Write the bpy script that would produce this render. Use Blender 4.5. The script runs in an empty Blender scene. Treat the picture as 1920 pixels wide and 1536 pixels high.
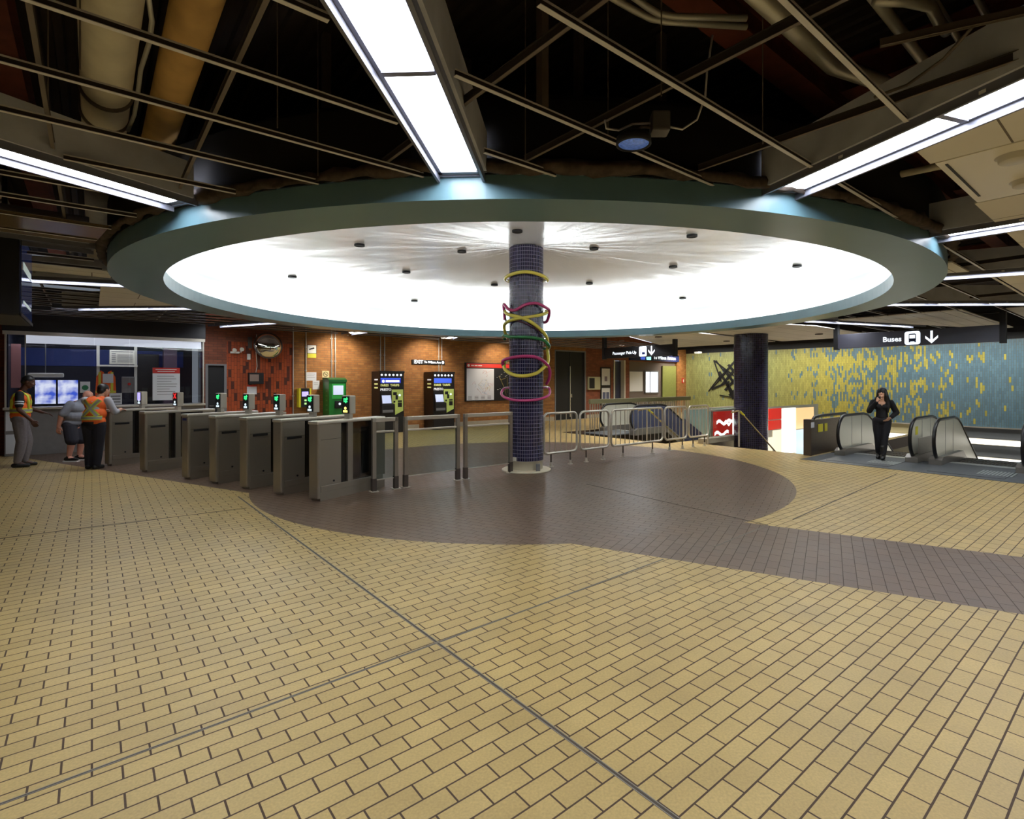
import bpy, bmesh, math, random
from mathutils import Vector, Matrix, noise
random.seed(7)
sc = bpy.context.scene
COL = sc.collection

# ------------------------------------------------------------------ camera, world, exposure
cam_d = bpy.data.cameras.new('camera'); cam = bpy.data.objects.new('camera', cam_d); COL.objects.link(cam)
cam.location = (0, 0, 1.65); cam.rotation_euler = (math.radians(90), 0, 0)
cam_d.sensor_width = 36; cam_d.sensor_fit = 'HORIZONTAL'; cam_d.lens = 997/1920*36
cam_d.shift_x = -52/1920; cam_d.shift_y = -53/1920
cam_d.clip_start = 0.05; cam_d.clip_end = 120
sc.camera = cam
w = bpy.data.worlds.new('world'); sc.world = w; w.use_nodes = True
w.node_tree.nodes['Background'].inputs[0].default_value = (0.75, 0.85, 1, 1)
w.node_tree.nodes['Background'].inputs[1].default_value = 0.10
sc.view_settings.view_transform = 'Standard'; sc.view_settings.look = 'None'
sc.view_settings.gamma = 1; sc.view_settings.use_curve_mapping = False
sc.view_settings.exposure = 1.0
LAMP = 10.0       # strength of the linear ceiling lights
STRIP = 7.5     # strength of the inward facing strip added in the ring cove
COVE = 9.0      # strength of the tubes hidden in the ring cove

# ------------------------------------------------------------------ frames
TH = 0.70                                   # direction of the paving rows
CX, CY = math.cos(TH), math.sin(TH)
def W(c, s, z=0.0): return Vector((c*CX - s*CY, c*CY + s*CX, z))
FACE_S = TH                                  # things whose front looks along -s (wall with the machines)
FACE_C = TH - math.pi/2                      # things whose front looks along -c (signs over the escalators)
HC = 1.65
RC = Vector((-0.25, 9.9, 0))                 # axis of the round column and ring
GZ = 3.08                                    # hanging ceiling plane

# ------------------------------------------------------------------ materials
def lin(c):
    return tuple(((v/255)/12.92 if v/255 <= 0.04045 else ((v/255+0.055)/1.055)**2.4) for v in c[:3]) + (1,)
MATS = {}
def mat(name, rgb, rough=0.5, metal=0.0, emit=None, es=0.0, spec=0.5, noise_amt=0.0, nscale=8.0, bump=0.0, coat=0.0):
    if name in MATS: return MATS[name]
    m = bpy.data.materials.new(name); m.use_nodes = True
    nt = m.node_tree; b = nt.nodes['Principled BSDF']
    b.inputs['Base Color'].default_value = lin(rgb); b.inputs['Roughness'].default_value = rough
    b.inputs['Metallic'].default_value = metal; b.inputs['Specular IOR Level'].default_value = spec
    b.inputs['Coat Weight'].default_value = coat
    if emit: b.inputs['Emission Color'].default_value = lin(emit); b.inputs['Emission Strength'].default_value = es
    if noise_amt or bump:
        tc = nt.nodes.new('ShaderNodeTexCoord'); n = nt.nodes.new('ShaderNodeTexNoise')
        n.inputs['Scale'].default_value = nscale; n.inputs['Detail'].default_value = 6
        nt.links.new(tc.outputs['Object'], n.inputs['Vector'])
        if noise_amt:
            mx = nt.nodes.new('ShaderNodeMix'); mx.data_type = 'RGBA'; mx.blend_type = 'MULTIPLY'
            r = nt.nodes.new('ShaderNodeMapRange'); r.inputs[1].default_value = .3; r.inputs[2].default_value = .7
            r.inputs[3].default_value = 1-noise_amt; r.inputs[4].default_value = 1+noise_amt*.3
            nt.links.new(n.outputs[0], r.inputs[0])
            mx.inputs[0].default_value = 1; mx.inputs[6].default_value = lin(rgb)
            nt.links.new(r.outputs[0], mx.inputs[7]); nt.links.new(mx.outputs[2], b.inputs['Base Color'])
        if bump:
            bp = nt.nodes.new('ShaderNodeBump'); bp.inputs['Strength'].default_value = bump
            nt.links.new(n.outputs[0], bp.inputs['Height']); nt.links.new(bp.outputs[0], b.inputs['Normal'])
    MATS[name] = m; return m

class NT:
    """tiny node helper"""
    def __init__(s, name):
        s.m = bpy.data.materials.new(name); s.m.use_nodes = True; s.t = s.m.node_tree; s.b = s.t.nodes['Principled BSDF']
    def n(s, kind, **kw):
        x = s.t.nodes.new(kind)
        for k, v in kw.items(): setattr(x, k, v)
        return x
    def l(s, a, b): s.t.links.new(a, b)
    def math(s, op, a, b=None, clamp=False):
        x = s.n('ShaderNodeMath', operation=op, use_clamp=clamp)
        for i, v in enumerate((a, b)):
            if v is None: continue
            if isinstance(v, (int, float)): x.inputs[i].default_value = v
            else: s.l(v, x.inputs[i])
        return x.outputs[0]
    def mix(s, f, a, b, blend='MIX'):
        x = s.n('ShaderNodeMix', data_type='RGBA', blend_type=blend)
        for i, v in ((0, f), (6, a), (7, b)):
            if isinstance(v, (int, float)): x.inputs[i].default_value = v
            elif isinstance(v, tuple): x.inputs[i].default_value = v
            else: s.l(v, x.inputs[i])
        return x.outputs[2]
    def brick(s, vec, w, h, mortar, c1, c2, cm, off=0.5, smooth=0.1):
        x = s.n('ShaderNodeTexBrick'); x.offset = off; x.squash = 1
        s.l(vec, x.inputs['Vector'])
        x.inputs['Scale'].default_value = 1; x.inputs['Brick Width'].default_value = w; x.inputs['Row Height'].default_value = h
        x.inputs['Mortar Size'].default_value = mortar; x.inputs['Mortar Smooth'].default_value = smooth
        x.inputs['Color1'].default_value = c1; x.inputs['Color2'].default_value = c2; x.inputs['Mortar'].default_value = cm
        return x
    def bump(s, h, st, dist=0.01):
        x = s.n('ShaderNodeBump'); x.inputs['Strength'].default_value = st; x.inputs['Distance'].default_value = dist
        s.l(h, x.inputs['Height']); s.l(x.outputs[0], s.b.inputs['Normal'])

def floor_material():
    k = NT('quarry_tile_floor')
    geo = k.n('ShaderNodeNewGeometry'); pos = geo.outputs['Position']
    def rot(a):
        m = k.n('ShaderNodeVectorRotate', rotation_type='Z_AXIS'); k.l(pos, m.inputs['Vector']); m.inputs['Angle'].default_value = -a
        return m.outputs[0]
    yb = k.brick(rot(TH), .2, .1, .0042, lin((198, 172, 112)), lin((187, 161, 103)), lin((74, 54, 36)))
    bd = math.radians(-28.6)
    db = k.brick(rot(bd), .2, .1, .003, lin((114, 92, 76)), lin((105, 85, 70)), lin((78, 62, 50)))
    tb = k.brick(rot(bd+math.pi/2), .2, .1, .003, lin((114, 93, 77)), lin((104, 84, 70)), lin((70, 55, 44)))
    sep = k.n('ShaderNodeSeparateXYZ'); k.l(pos, sep.inputs[0]); X, Y = sep.outputs[0], sep.outputs[1]
    dx = k.math('SUBTRACT', X, RC.x); dy = k.math('SUBTRACT', Y, RC.y)
    d = k.math('SQRT', k.math('ADD', k.math('MULTIPLY', dx, dx), k.math('MULTIPLY', dy, dy)))
    disc = k.math('LESS_THAN', d, 4.53)
    # band under the gates and out to the right: between two straight edges
    def side(p, a):      # signed distance left of the line through p with angle a
        n = (-math.sin(a), math.cos(a))
        return k.math('SUBTRACT', k.math('ADD', k.math('MULTIPLY', X, n[0]), k.math('MULTIPLY', Y, n[1])), p[0]*n[0]+p[1]*n[1])
    band = k.math('MULTIPLY', k.math('GREATER_THAN', side((-.9, 6.05), math.radians(-27.9)), 0), k.math('LESS_THAN', side((2.6, 6.09), math.radians(-29.8)), 0))
    brown = k.math('MAXIMUM', disc, band)
    cdark = k.mix(disc, tb.outputs[0], db.outputs[0])
    nz = k.n('ShaderNodeTexNoise'); nz.inputs['Scale'].default_value = 2.2; nz.inputs['Detail'].default_value = 8; k.l(pos, nz.inputs['Vector'])
    nf = k.n('ShaderNodeTexNoise'); nf.inputs['Scale'].default_value = 90; nf.inputs['Detail'].default_value = 3; k.l(pos, nf.inputs['Vector'])
    col = k.mix(brown, yb.outputs[0], cdark)
    r1 = k.n('ShaderNodeMapRange'); r1.inputs[1].default_value = .3; r1.inputs[2].default_value = .7; r1.inputs[3].default_value = .86; r1.inputs[4].default_value = 1.07; k.l(nz.outputs[0], r1.inputs[0])
    r2 = k.n('ShaderNodeMapRange'); r2.inputs[1].default_value = .3; r2.inputs[2].default_value = .7; r2.inputs[3].default_value = .88; r2.inputs[4].default_value = 1.1; k.l(nf.outputs[0], r2.inputs[0])
    col = k.mix(1.0, col, r1.outputs[0], 'MULTIPLY'); col = k.mix(1.0, col, r2.outputs[0], 'MULTIPLY')
    k.l(col, k.b.inputs['Base Color'])
    fac = k.mix(brown, yb.outputs[1], k.mix(disc, tb.outputs[1], db.outputs[1]))
    ro = k.n('ShaderNodeMapRange'); ro.inputs[3].default_value = .30; ro.inputs[4].default_value = .46; k.l(nz.outputs[0], ro.inputs[0])
    k.l(k.math('ADD', ro.outputs[0], k.math('MULTIPLY', fac, .3)), k.b.inputs['Roughness'])
    k.b.inputs['Specular IOR Level'].default_value = .55
    k.bump(k.math('SUBTRACT', 1, fac), .45, .003)
    return k.m

def brick_wall_material(name, c1, c2, cm, vertical=False, bw=.21, bh=.07):
    k = NT(name)
    tc = k.n('ShaderNodeTexCoord'); sep = k.n('ShaderNodeSeparateXYZ'); k.l(tc.outputs['Object'], sep.inputs[0])
    cb = k.n('ShaderNodeCombineXYZ')
    h = k.math('ADD', sep.outputs[0], sep.outputs[1])
    if vertical: k.l(sep.outputs[2], cb.inputs[0]); k.l(h, cb.inputs[1])
    else: k.l(h, cb.inputs[0]); k.l(sep.outputs[2], cb.inputs[1])
    b = k.brick(cb.outputs[0], bw, bh, .005, lin(c1), lin(c2), lin(cm), off=.5)
    nz = k.n('ShaderNodeTexNoise'); nz.inputs['Scale'].default_value = 5; nz.inputs['Detail'].default_value = 6; k.l(tc.outputs['Object'], nz.inputs['Vector'])
    r1 = k.n('ShaderNodeMapRange'); r1.inputs[1].default_value = .3; r1.inputs[2].default_value = .7; r1.inputs[3].default_value = .8; r1.inputs[4].default_value = 1.1; k.l(nz.outputs[0], r1.inputs[0])
    k.l(k.mix(1.0, b.outputs[0], r1.outputs[0], 'MULTIPLY'), k.b.inputs['Base Color'])
    k.b.inputs['Roughness'].default_value = .75
    k.bump(k.math('SUBTRACT', 1, b.outputs[1]), .6, .005)
    return k.m

def soldier_material():
    """orange bricks standing on end, some of them nearly black"""
    k = NT('upright_orange_brick')
    tc = k.n('ShaderNodeTexCoord'); sep = k.n('ShaderNodeSeparateXYZ'); k.l(tc.outputs['Object'], sep.inputs[0])
    cb = k.n('ShaderNodeCombineXYZ'); k.l(sep.outputs[2], cb.inputs[0]); k.l(sep.outputs[0], cb.inputs[1])
    b = k.brick(cb.outputs[0], .22, .072, .004, lin((180, 80, 28)), lin((150, 62, 22)), lin((60, 28, 16)))
    ix = k.math('FLOOR', k.math('DIVIDE', sep.outputs[0], .072))
    par = k.math('MODULO', k.math('ABSOLUTE', ix), 2)
    iz = k.math('FLOOR', k.math('DIVIDE', k.math('ADD', sep.outputs[2], k.math('MULTIPLY', par, .11)), .22))
    cv = k.n('ShaderNodeCombineXYZ'); k.l(ix, cv.inputs[0]); k.l(iz, cv.inputs[1])
    wn = k.n('ShaderNodeTexWhiteNoise'); k.l(cv.outputs[0], wn.inputs['Vector'])
    dark = k.math('LESS_THAN', wn.outputs[0], .22)
    k.l(k.mix(k.math('MULTIPLY', dark, .85), b.outputs[0], lin((48, 18, 12))), k.b.inputs['Base Color'])
    k.b.inputs['Roughness'].default_value = .7; k.bump(k.math('SUBTRACT', 1, b.outputs[1]), .6, .005)
    return k.m

def mural_material():
    """narrow upright glazed tiles fading from green through yellow into blue (local x runs right)"""
    k = NT('glazed_mosaic_mural')
    tc = k.n('ShaderNodeTexCoord'); sep = k.n('ShaderNodeSeparateXYZ'); k.l(tc.outputs['Object'], sep.inputs[0])
    x, z = sep.outputs[0], sep.outputs[2]          # x = 0 at the left end, grows to the right
    ix = k.math('FLOOR', k.math('DIVIDE', x, .065))
    st = k.math('MULTIPLY', k.math('MODULO', ix, 2), .1)
    iz = k.math('FLOOR', k.math('DIVIDE', k.math('ADD', z, st), .2))
    cv = k.n('ShaderNodeCombineXYZ'); k.l(ix, cv.inputs[0]); k.l(iz, cv.inputs[1])
    wn = k.n('ShaderNodeTexWhiteNoise'); k.l(cv.outputs[0], wn.inputs['Vector'])
    # cell based smooth pattern: diamonds
    fx = k.math('MULTIPLY', ix, .065); fz = k.math('MULTIPLY', iz, .2)
    d1 = k.math('SINE', k.math('MULTIPLY', k.math('ADD', fx, k.math('MULTIPLY', fz, .9)), 3.6))
    d2 = k.math('SINE', k.math('MULTIPLY', k.math('SUBTRACT', fx, k.math('MULTIPLY', fz, .9)), 3.6))
    dia = k.math('MULTIPLY', d1, d2)
    g = k.n('ShaderNodeMapRange'); g.inputs[1].default_value = 4.8; g.inputs[2].default_value = 13.2; g.inputs[3].default_value = -.03; g.inputs[4].default_value = 1.04; k.l(fx, g.inputs[0])
    v = k.math('ADD', k.math('ADD', g.outputs[0], k.math('MULTIPLY', dia, .26)), k.math('MULTIPLY', k.math('SUBTRACT', wn.outputs[0], .5), .88))
    blue = k.math('GREATER_THAN', v, .5)
    yel = k.n('ShaderNodeMapRange'); yel.inputs[1].default_value = 4.5; yel.inputs[2].default_value = 7.5; k.l(fx, yel.inputs[0])
    gcol = k.mix(yel.outputs[0], lin((164, 168, 108)), lin((188, 178, 86)))
    base = k.mix(blue, gcol, lin((100, 132, 150)))
    wn2 = k.n('ShaderNodeTexWhiteNoise'); wn2.noise_dimensions = '4D'; k.l(cv.outputs[0], wn2.inputs['Vector']); wn2.inputs['W'].default_value = 3.1
    r = k.n('ShaderNodeMapRange'); r.inputs[3].default_value = .82; r.inputs[4].default_value = 1.12; k.l(wn2.outputs[0], r.inputs[0])
    base = k.mix(1.0, base, r.outputs[0], 'MULTIPLY')
    fz2 = k.math('FRACT', k.math('DIVIDE', k.math('ADD', z, st), .2)); fx2 = k.math('FRACT', k.math('DIVIDE', x, .065))
    gr = k.math('MAXIMUM', k.math('LESS_THAN', fz2, .03), k.math('LESS_THAN', fx2, .11))
    k.l(k.mix(gr, base, lin((104, 106, 72))), k.b.inputs['Base Color'])
    k.b.inputs['Roughness'].default_value = .3; k.bump(k.math('SUBTRACT', 1, gr), .5, .004)
    return k.m

def column_material():
    k = NT('dark_blue_mosaic')
    uv = k.n('ShaderNodeUVMap'); uv.uv_map = 'UVMap'
    b = k.brick(uv.outputs[0], .033, .068, .0026, lin((20, 18, 46)), lin((32, 29, 62)), lin((150, 145, 172)), off=0.0)
    k.l(b.outputs[0], k.b.inputs['Base Color'])
    k.l(k.math('ADD', .16, k.math('MULTIPLY', b.outputs[1], .5)), k.b.inputs['Roughness'])
    k.bump(k.math('SUBTRACT', 1, b.outputs[1]), .5, .002)
    return k.m

def column_dark_material():
    k = NT('black_blue_mosaic')
    uv = k.n('ShaderNodeUVMap'); uv.uv_map = 'UVMap'
    b = k.brick(uv.outputs[0], .05, .05, .0035, lin((22, 20, 38)), lin((34, 30, 52)), lin((70, 66, 92)), off=0.0)
    k.l(b.outputs[0], k.b.inputs['Base Color']); k.b.inputs['Roughness'].default_value = .22
    k.bump(k.math('SUBTRACT', 1, b.outputs[1]), .5, .002)
    return k.m

def dome_material():
    k = NT('stretched_white_ceiling')
    tc = k.n('ShaderNodeTexCoord'); n = k.n('ShaderNodeTexNoise'); n.inputs['Scale'].default_value = .9; n.inputs['Detail'].default_value = 4
    k.l(tc.outputs['Object'], n.inputs['Vector'])
    sep = k.n('ShaderNodeSeparateXYZ'); k.l(tc.outputs['Object'], sep.inputs[0])
    an = k.math('ARCTAN2', sep.outputs[1], sep.outputs[0])
    rr = k.math('SQRT', k.math('ADD', k.math('MULTIPLY', sep.outputs[0], sep.outputs[0]), k.math('MULTIPLY', sep.outputs[1], sep.outputs[1])))
    cb = k.n('ShaderNodeCombineXYZ'); k.l(k.math('MULTIPLY', an, 3.2), cb.inputs[0]); k.l(k.math('MULTIPLY', rr, .25), cb.inputs[1])
    n2 = k.n('ShaderNodeTexNoise'); n2.inputs['Scale'].default_value = 1.6; n2.inputs['Detail'].default_value = 3; k.l(cb.outputs[0], n2.inputs['Vector'])
    k.b.inputs['Base Color'].default_value = lin((240, 240, 237)); k.b.inputs['Roughness'].default_value = .16
    k.b.inputs['Specular IOR Level'].default_value = .5
    k.bump(k.math('ADD', k.math('MULTIPLY', n.outputs[0], .5), k.math('MULTIPLY', n2.outputs[0], .8)), .22, .05)
    return k.m

def brushed(name, rgb, rough=.32):
    k = NT(name)
    tc = k.n('ShaderNodeTexCoord'); mp = k.n('ShaderNodeMapping'); mp.inputs['Scale'].default_value = (6, 6, 90)
    k.l(tc.outputs['Object'], mp.inputs[0]); n = k.n('ShaderNodeTexNoise'); n.inputs['Scale'].default_value = 1.5; n.inputs['Detail'].default_value = 3; k.l(mp.outputs[0], n.inputs['Vector'])
    k.b.inputs['Base Color'].default_value = lin(rgb); k.b.inputs['Metallic'].default_value = .75
    r = k.n('ShaderNodeMapRange'); r.inputs[3].default_value = rough-.08; r.inputs[4].default_value = rough+.12; k.l(n.outputs[0], r.inputs[0])
    k.l(r.outputs[0], k.b.inputs['Roughness']); return k.m

def glass_material(name, tint=(1, 1, 1), fac=.92, rough=.02):
    m = bpy.data.materials.new(name); m.use_nodes = True; t = m.node_tree; t.nodes.clear()
    o = t.nodes.new('ShaderNodeOutputMaterial'); mx = t.nodes.new('ShaderNodeMixShader'); tr = t.nodes.new('ShaderNodeBsdfTransparent')
    gl = t.nodes.new('ShaderNodeBsdfGlossy'); lw = t.nodes.new('ShaderNodeLayerWeight'); lw.inputs[0].default_value = .5; pw = t.nodes.new('ShaderNodeMath'); pw.operation = 'POWER'; pw.inputs[1].default_value = 5; t.links.new(lw.outputs['Facing'], pw.inputs[0]); fr = t.nodes.new('ShaderNodeMath'); fr.operation = 'MULTIPLY_ADD'; fr.inputs[1].default_value = .9; fr.inputs[2].default_value = .035; t.links.new(pw.outputs[0], fr.inputs[0])
    tr.inputs[0].default_value = tuple(v*fac for v in tint)+(1,); gl.inputs['Roughness'].default_value = rough
    t.links.new(fr.outputs[0], mx.inputs[0]); t.links.new(tr.outputs[0], mx.inputs[1]); t.links.new(gl.outputs[0], mx.inputs[2]); t.links.new(mx.outputs[0], o.inputs[0])
    return m

M_FLOOR = floor_material(); M_BRICK = brick_wall_material('brown_brick', (170, 116, 60), (146, 94, 44), (118, 92, 62))
M_BRICK2 = brick_wall_material('red_brown_brick', (136, 76, 50), (118, 62, 42), (92, 60, 44))
M_SOLDIER = soldier_material(); M_MURAL = mural_material(); M_COL = column_material(); M_COL2 = column_dark_material(); M_DOME = dome_material()
M_TEAL = mat('teal_grey_paint', (106, 142, 156), .34, noise_amt=.05, nscale=3)
M_STEEL = brushed('brushed_steel', (214, 208, 196)); M_STEEL2 = brushed('warm_brushed_steel', (158, 150, 138), .34)
M_DSTEEL = brushed('dark_steel', (96, 88, 82), .4)
M_CHROME = mat('polished_chrome', (225, 225, 225), .08, 1)
M_CHAN = mat('bluish_grey_metal', (120, 122, 136), .4, .3)
M_WEB = mat('dusty_dark_web', (58, 50, 46), .8)
M_LENS = mat('white_light_lens', (250, 250, 250), .4, emit=(244, 248, 255), es=LAMP)
M_STRIP = mat('added_cove_strip', (255, 255, 255), .4, emit=(255, 255, 255), es=STRIP)
M_COVE = mat('cove_tube', (255, 255, 255), .4, emit=(255, 255, 255), es=COVE)
M_HOUS = mat('grey_plasterboard', (190, 194, 208), .85, noise_amt=.2, nscale=4)
M_DARK = mat('black_metal', (26, 26, 30), .45); M_BLACK = mat('matt_black', (14, 14, 18), .6)
M_BAR = mat('beige_grid_metal', (204, 202, 204), .4); M_BARD = mat('dark_carrier_metal', (104, 94, 86), .6)
M_TILE = None
M_DECK = mat('dark_roof_deck', (62, 52, 48), .9, noise_amt=.3, nscale=2); M_BEAM = mat('rust_red_steel', (112, 56, 40), .8, noise_amt=.35, nscale=5)
M_DUCT = mat('grey_beige_insulation', (222, 214, 196), .8, noise_amt=.15, nscale=5); M_DUCTY = mat('yellowed_insulation', (206, 166, 104), .8, noise_amt=.2, nscale=5)
M_COND = mat('galvanised_steel', (190, 188, 180), .4, .5); M_FLUFF = mat('grey_insulation_wool', (84, 72, 64), 1, noise_amt=.5, nscale=14)
M_YEL = mat('yellow_gloss', (226, 212, 84), .2, coat=.5); M_MAG = mat('magenta_gloss', (190, 48, 120), .15, coat=.6); M_PINK = mat('pink_gloss', (214, 70, 140), .12, coat=.8)
M_GRN = mat('green_gloss', (28, 122, 66), .2, coat=.5); M_PURP = mat('dark_purple_gloss', (74, 26, 60), .2, coat=.5)
M_WHITE = mat('white_plastic', (226, 226, 222), .5); M_OFFW = mat('off_white_panel', (200, 198, 186), .6); M_PAPER = mat('white_paper', (214, 216, 220), .8)
M_GLASS = glass_material('clear_glass'); M_GLASSG = glass_material('railing_glass', (.88, .95, .95), .9, .03)
M_WIN = mat('daylight_window', (240, 245, 255), .5, emit=(235, 242, 255), es=.7)
M_SCR = mat('lit_screen', (200, 210, 235), .2, emit=(190, 202, 240), es=.3)
M_GLED = mat('green_led', (40, 220, 110), .4, emit=(60, 235, 130), es=.8); M_RLED = mat('red_led', (230, 30, 30), .4, emit=(240, 40, 40), es=.8)
M_YLED = mat('yellow_lit_label', (235, 220, 110), .4, emit=(240, 225, 120), es=.8); M_WLED = mat('white_lit_label', (220, 235, 240), .4, emit=(215, 235, 245), es=.5)
M_SIGNW = mat('white_sign_lettering', (245, 250, 255), .4, emit=(235, 245, 255), es=.6)
M_GREENBOX = mat('green_enamel', (24, 120, 44), .35, coat=.3); M_LIME = mat('lime_panel', (208, 228, 122), .4); M_BLUEL = mat('blue_lit_panel', (60, 90, 200), .3, emit=(70, 100, 220), es=.4)
M_TVM = mat('black_machine_shell', (26, 22, 22), .4); M_NAVY = mat('navy_panel', (20, 32, 84), .5); M_RED = mat('red_panel', (196, 44, 34), .5); M_YELS = mat('yellow_sign', (214, 206, 40), .5)
M_RUBBER = mat('black_rubber', (14, 13, 14), .35); M_GREY = mat('mid_grey', (120, 120, 122), .6); M_CURB = mat('pale_stone_skirting', (170, 160, 140), .6, noise_amt=.1)
M_PLATE = mat('grey_landing_plate', (92, 96, 100), .5, .3, noise_amt=.15, nscale=12)
M_BALU = mat('pale_balustrade_panel', (206, 206, 190), .28, .25); M_SKIRT = brushed('skirt_steel', (150, 146, 140), .3)

def tile_material():
    k = NT('beige_ceiling_tile')
    geo = k.n('ShaderNodeNewGeometry'); m = k.n('ShaderNodeVectorRotate', rotation_type='Z_AXIS'); k.l(geo.outputs['Position'], m.inputs['Vector']); m.inputs['Angle'].default_value = -TH
    b = k.brick(m.outputs[0], 1.22, .61, .006, lin((230, 226, 218)), lin((224, 220, 212)), lin((120, 110, 98)), off=.5)
    k.l(b.outputs[0], k.b.inputs['Base Color']); k.b.inputs['Roughness'].default_value = .8
    k.bump(k.math('SUBTRACT', 1, b.outputs[1]), .5, .005)
    return k.m
M_TILE = tile_material()

# ------------------------------------------------------------------ mesh builder
class MB:
    def __init__(s): s.v = []; s.f = []; s.mi = []; s.uv = {}; s.cur = 0; s.sm = []; s.smooth = False
    def m(s, i): s.cur = i; return s
    def add(s, vs, fs, smooth=None):
        o = len(s.v); s.v += [tuple(v) for v in vs]
        for f in fs: s.f.append([o+i for i in f]); s.mi.append(s.cur); s.sm.append(s.smooth if smooth is None else smooth)
        return o
    def box(s, x0, x1, y0, y1, z0, z1, b=0.0):
        if b <= 0:
            v = [(x, y, z) for x in (x0, x1) for y in (y0, y1) for z in (z0, z1)]
            s.add(v, [(0, 1, 3, 2), (4, 6, 7, 5), (0, 4, 5, 1), (2, 3, 7, 6), (0, 2, 6, 4), (1, 5, 7, 3)])
        else:
            bm = bmesh.new(); bmesh.ops.create_cube(bm, size=1)
            for v in bm.verts: v.co = Vector(((x0+x1)/2+v.co.x*(x1-x0), (y0+y1)/2+v.co.y*(y1-y0), (z0+z1)/2+v.co.z*(z1-z0)))
            bmesh.ops.bevel(bm, geom=bm.edges[:], offset=b, segments=2, profile=.6, affect='EDGES')
            s.bm(bm)
        return s
    def bm(s, bm, M=None, smooth=None):
        bm.verts.ensure_lookup_table(); bm.verts.index_update()
        s.add([(M @ v.co if M else v.co) for v in bm.verts], [[v.index for v in f.verts] for f in bm.faces], smooth); bm.free(); return s
    def prism(s, poly, z0, z1, axis='z'):
        n = len(poly)
        def P(a, b, c): return {'z': (a, b, c), 'y': (a, c, b), 'x': (c, a, b)}[axis]
        v = [P(a, b, z0) for a, b in poly]+[P(a, b, z1) for a, b in poly]
        s.add(v, [list(range(n))[::-1], list(range(n, 2*n))]+[(i, (i+1) % n, n+(i+1) % n, n+i) for i in range(n)])
        return s
    def cyl(s, p0, p1, r0, r1=None, n=16, smooth=True):
        r1 = r0 if r1 is None else r1
        p0, p1 = Vector(p0), Vector(p1); d = (p1-p0).normalized(); a = d.orthogonal().normalized(); b = d.cross(a)
        v = []
        for p, r in ((p0, r0), (p1, r1)):
            for i in range(n):
                t = 2*math.pi*i/n; v.append(p+(a*math.cos(t)+b*math.sin(t))*r)
        o = s.add(v, [(i, (i+1) % n, n+(i+1) % n, n+i) for i in range(n)], smooth)
        s.add([v[i] for i in range(n)], [list(range(n))[::-1]], False); s.add([v[n+i] for i in range(n)], [list(range(n))], False)
        return s
    def tube(s, path, r, n=10, closed=False, flat=None):
        P = [Vector(p) for p in path]; N = len(P); rings = []; up = None
        for i in range(N):
            if closed: t = (P[(i+1) % N]-P[i-1]).normalized()
            else: t = (P[min(i+1, N-1)]-P[max(i-1, 0)]).normalized()
            if up is None: up = t.orthogonal().normalized()
            up = (up-t*up.dot(t)).normalized(); b = t.cross(up)
            rr = r[i] if isinstance(r, (list, tuple)) else r
            rings.append([P[i]+(up*math.cos(2*math.pi*k/n)+b*math.sin(2*math.pi*k/n))*rr for k in range(n)])
        # close twist for closed loops is ignored (round section)
        v = [p for R in rings for p in R]; f = []
        for i in range(N if closed else N-1):
            j = (i+1) % N
            off = 0
            if closed and j == 0:
                off = min(range(n), key=lambda q: (rings[0][q]-rings[i][0]).length)
            for k in range(n): f.append((i*n+k, i*n+(k+1) % n, j*n+(k+1+off) % n, j*n+(k+off) % n))
        if not closed: f.append(list(range(n))[::-1]); f.append([(N-1)*n+k for k in range(n)])
        s.add(v, f, True); return s
    def lathe(s, prof, n=48, a0=0, a1=2*math.pi, smooth=True):
        full = abs(a1-a0-2*math.pi) < 1e-6; m = n if full else n+1
        v = []
        for i in range(m):
            t = a0+(a1-a0)*i/n
            for r, z in prof: v.append((r*math.cos(t), r*math.sin(t), z))
        k = len(prof); f = []
        for i in range(n):
            j = (i+1) % m
            for q in range(k-1): f.append((i*k+q, j*k+q, j*k+q+1, i*k+q+1))
        s.add(v, f, smooth); return s
    def ball(s, c, r, n=12, sc_=(1, 1, 1), M=None):
        bm = bmesh.new(); bmesh.ops.create_uvsphere(bm, u_segments=n*2, v_segments=n, radius=1)
        for v in bm.verts:
            p = Vector((v.co.x*r*sc_[0], v.co.y*r*sc_[1], v.co.z*r*sc_[2]))
            v.co = (M @ p if M else p)+Vector(c)
        s.bm(bm, smooth=True); return s
    def quad(s, a, b, c, d): s.add([a, b, c, d], [(0, 1, 2, 3)]); return s
    def xf(s, M, start=0):
        for i in range(start, len(s.v)): s.v[i] = tuple(M @ Vector(s.v[i]))
        return s
    def build(s, name, mats, parent=None, loc=None, rz=None, recalc=True):
        me = bpy.data.meshes.new(name); me.from_pydata(s.v, [], s.f); me.update()
        if not isinstance(mats, (list, tuple)): mats = [mats]
        for m in mats: me.materials.append(m)
        me.polygons.foreach_set('material_index', [min(i, len(mats)-1) for i in s.mi]); me.polygons.foreach_set('use_smooth', s.sm)
        if recalc:
            bm = bmesh.new(); bm.from_mesh(me); bmesh.ops.recalc_face_normals(bm, faces=bm.faces); bm.to_mesh(me); bm.free()
        me.update()
        o = bpy.data.objects.new(name, me); COL.objects.link(o)
        if parent: o.parent = parent
        if loc is not None: o.location = loc
        if rz is not None: o.rotation_euler = (0, 0, rz)
        return o

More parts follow.
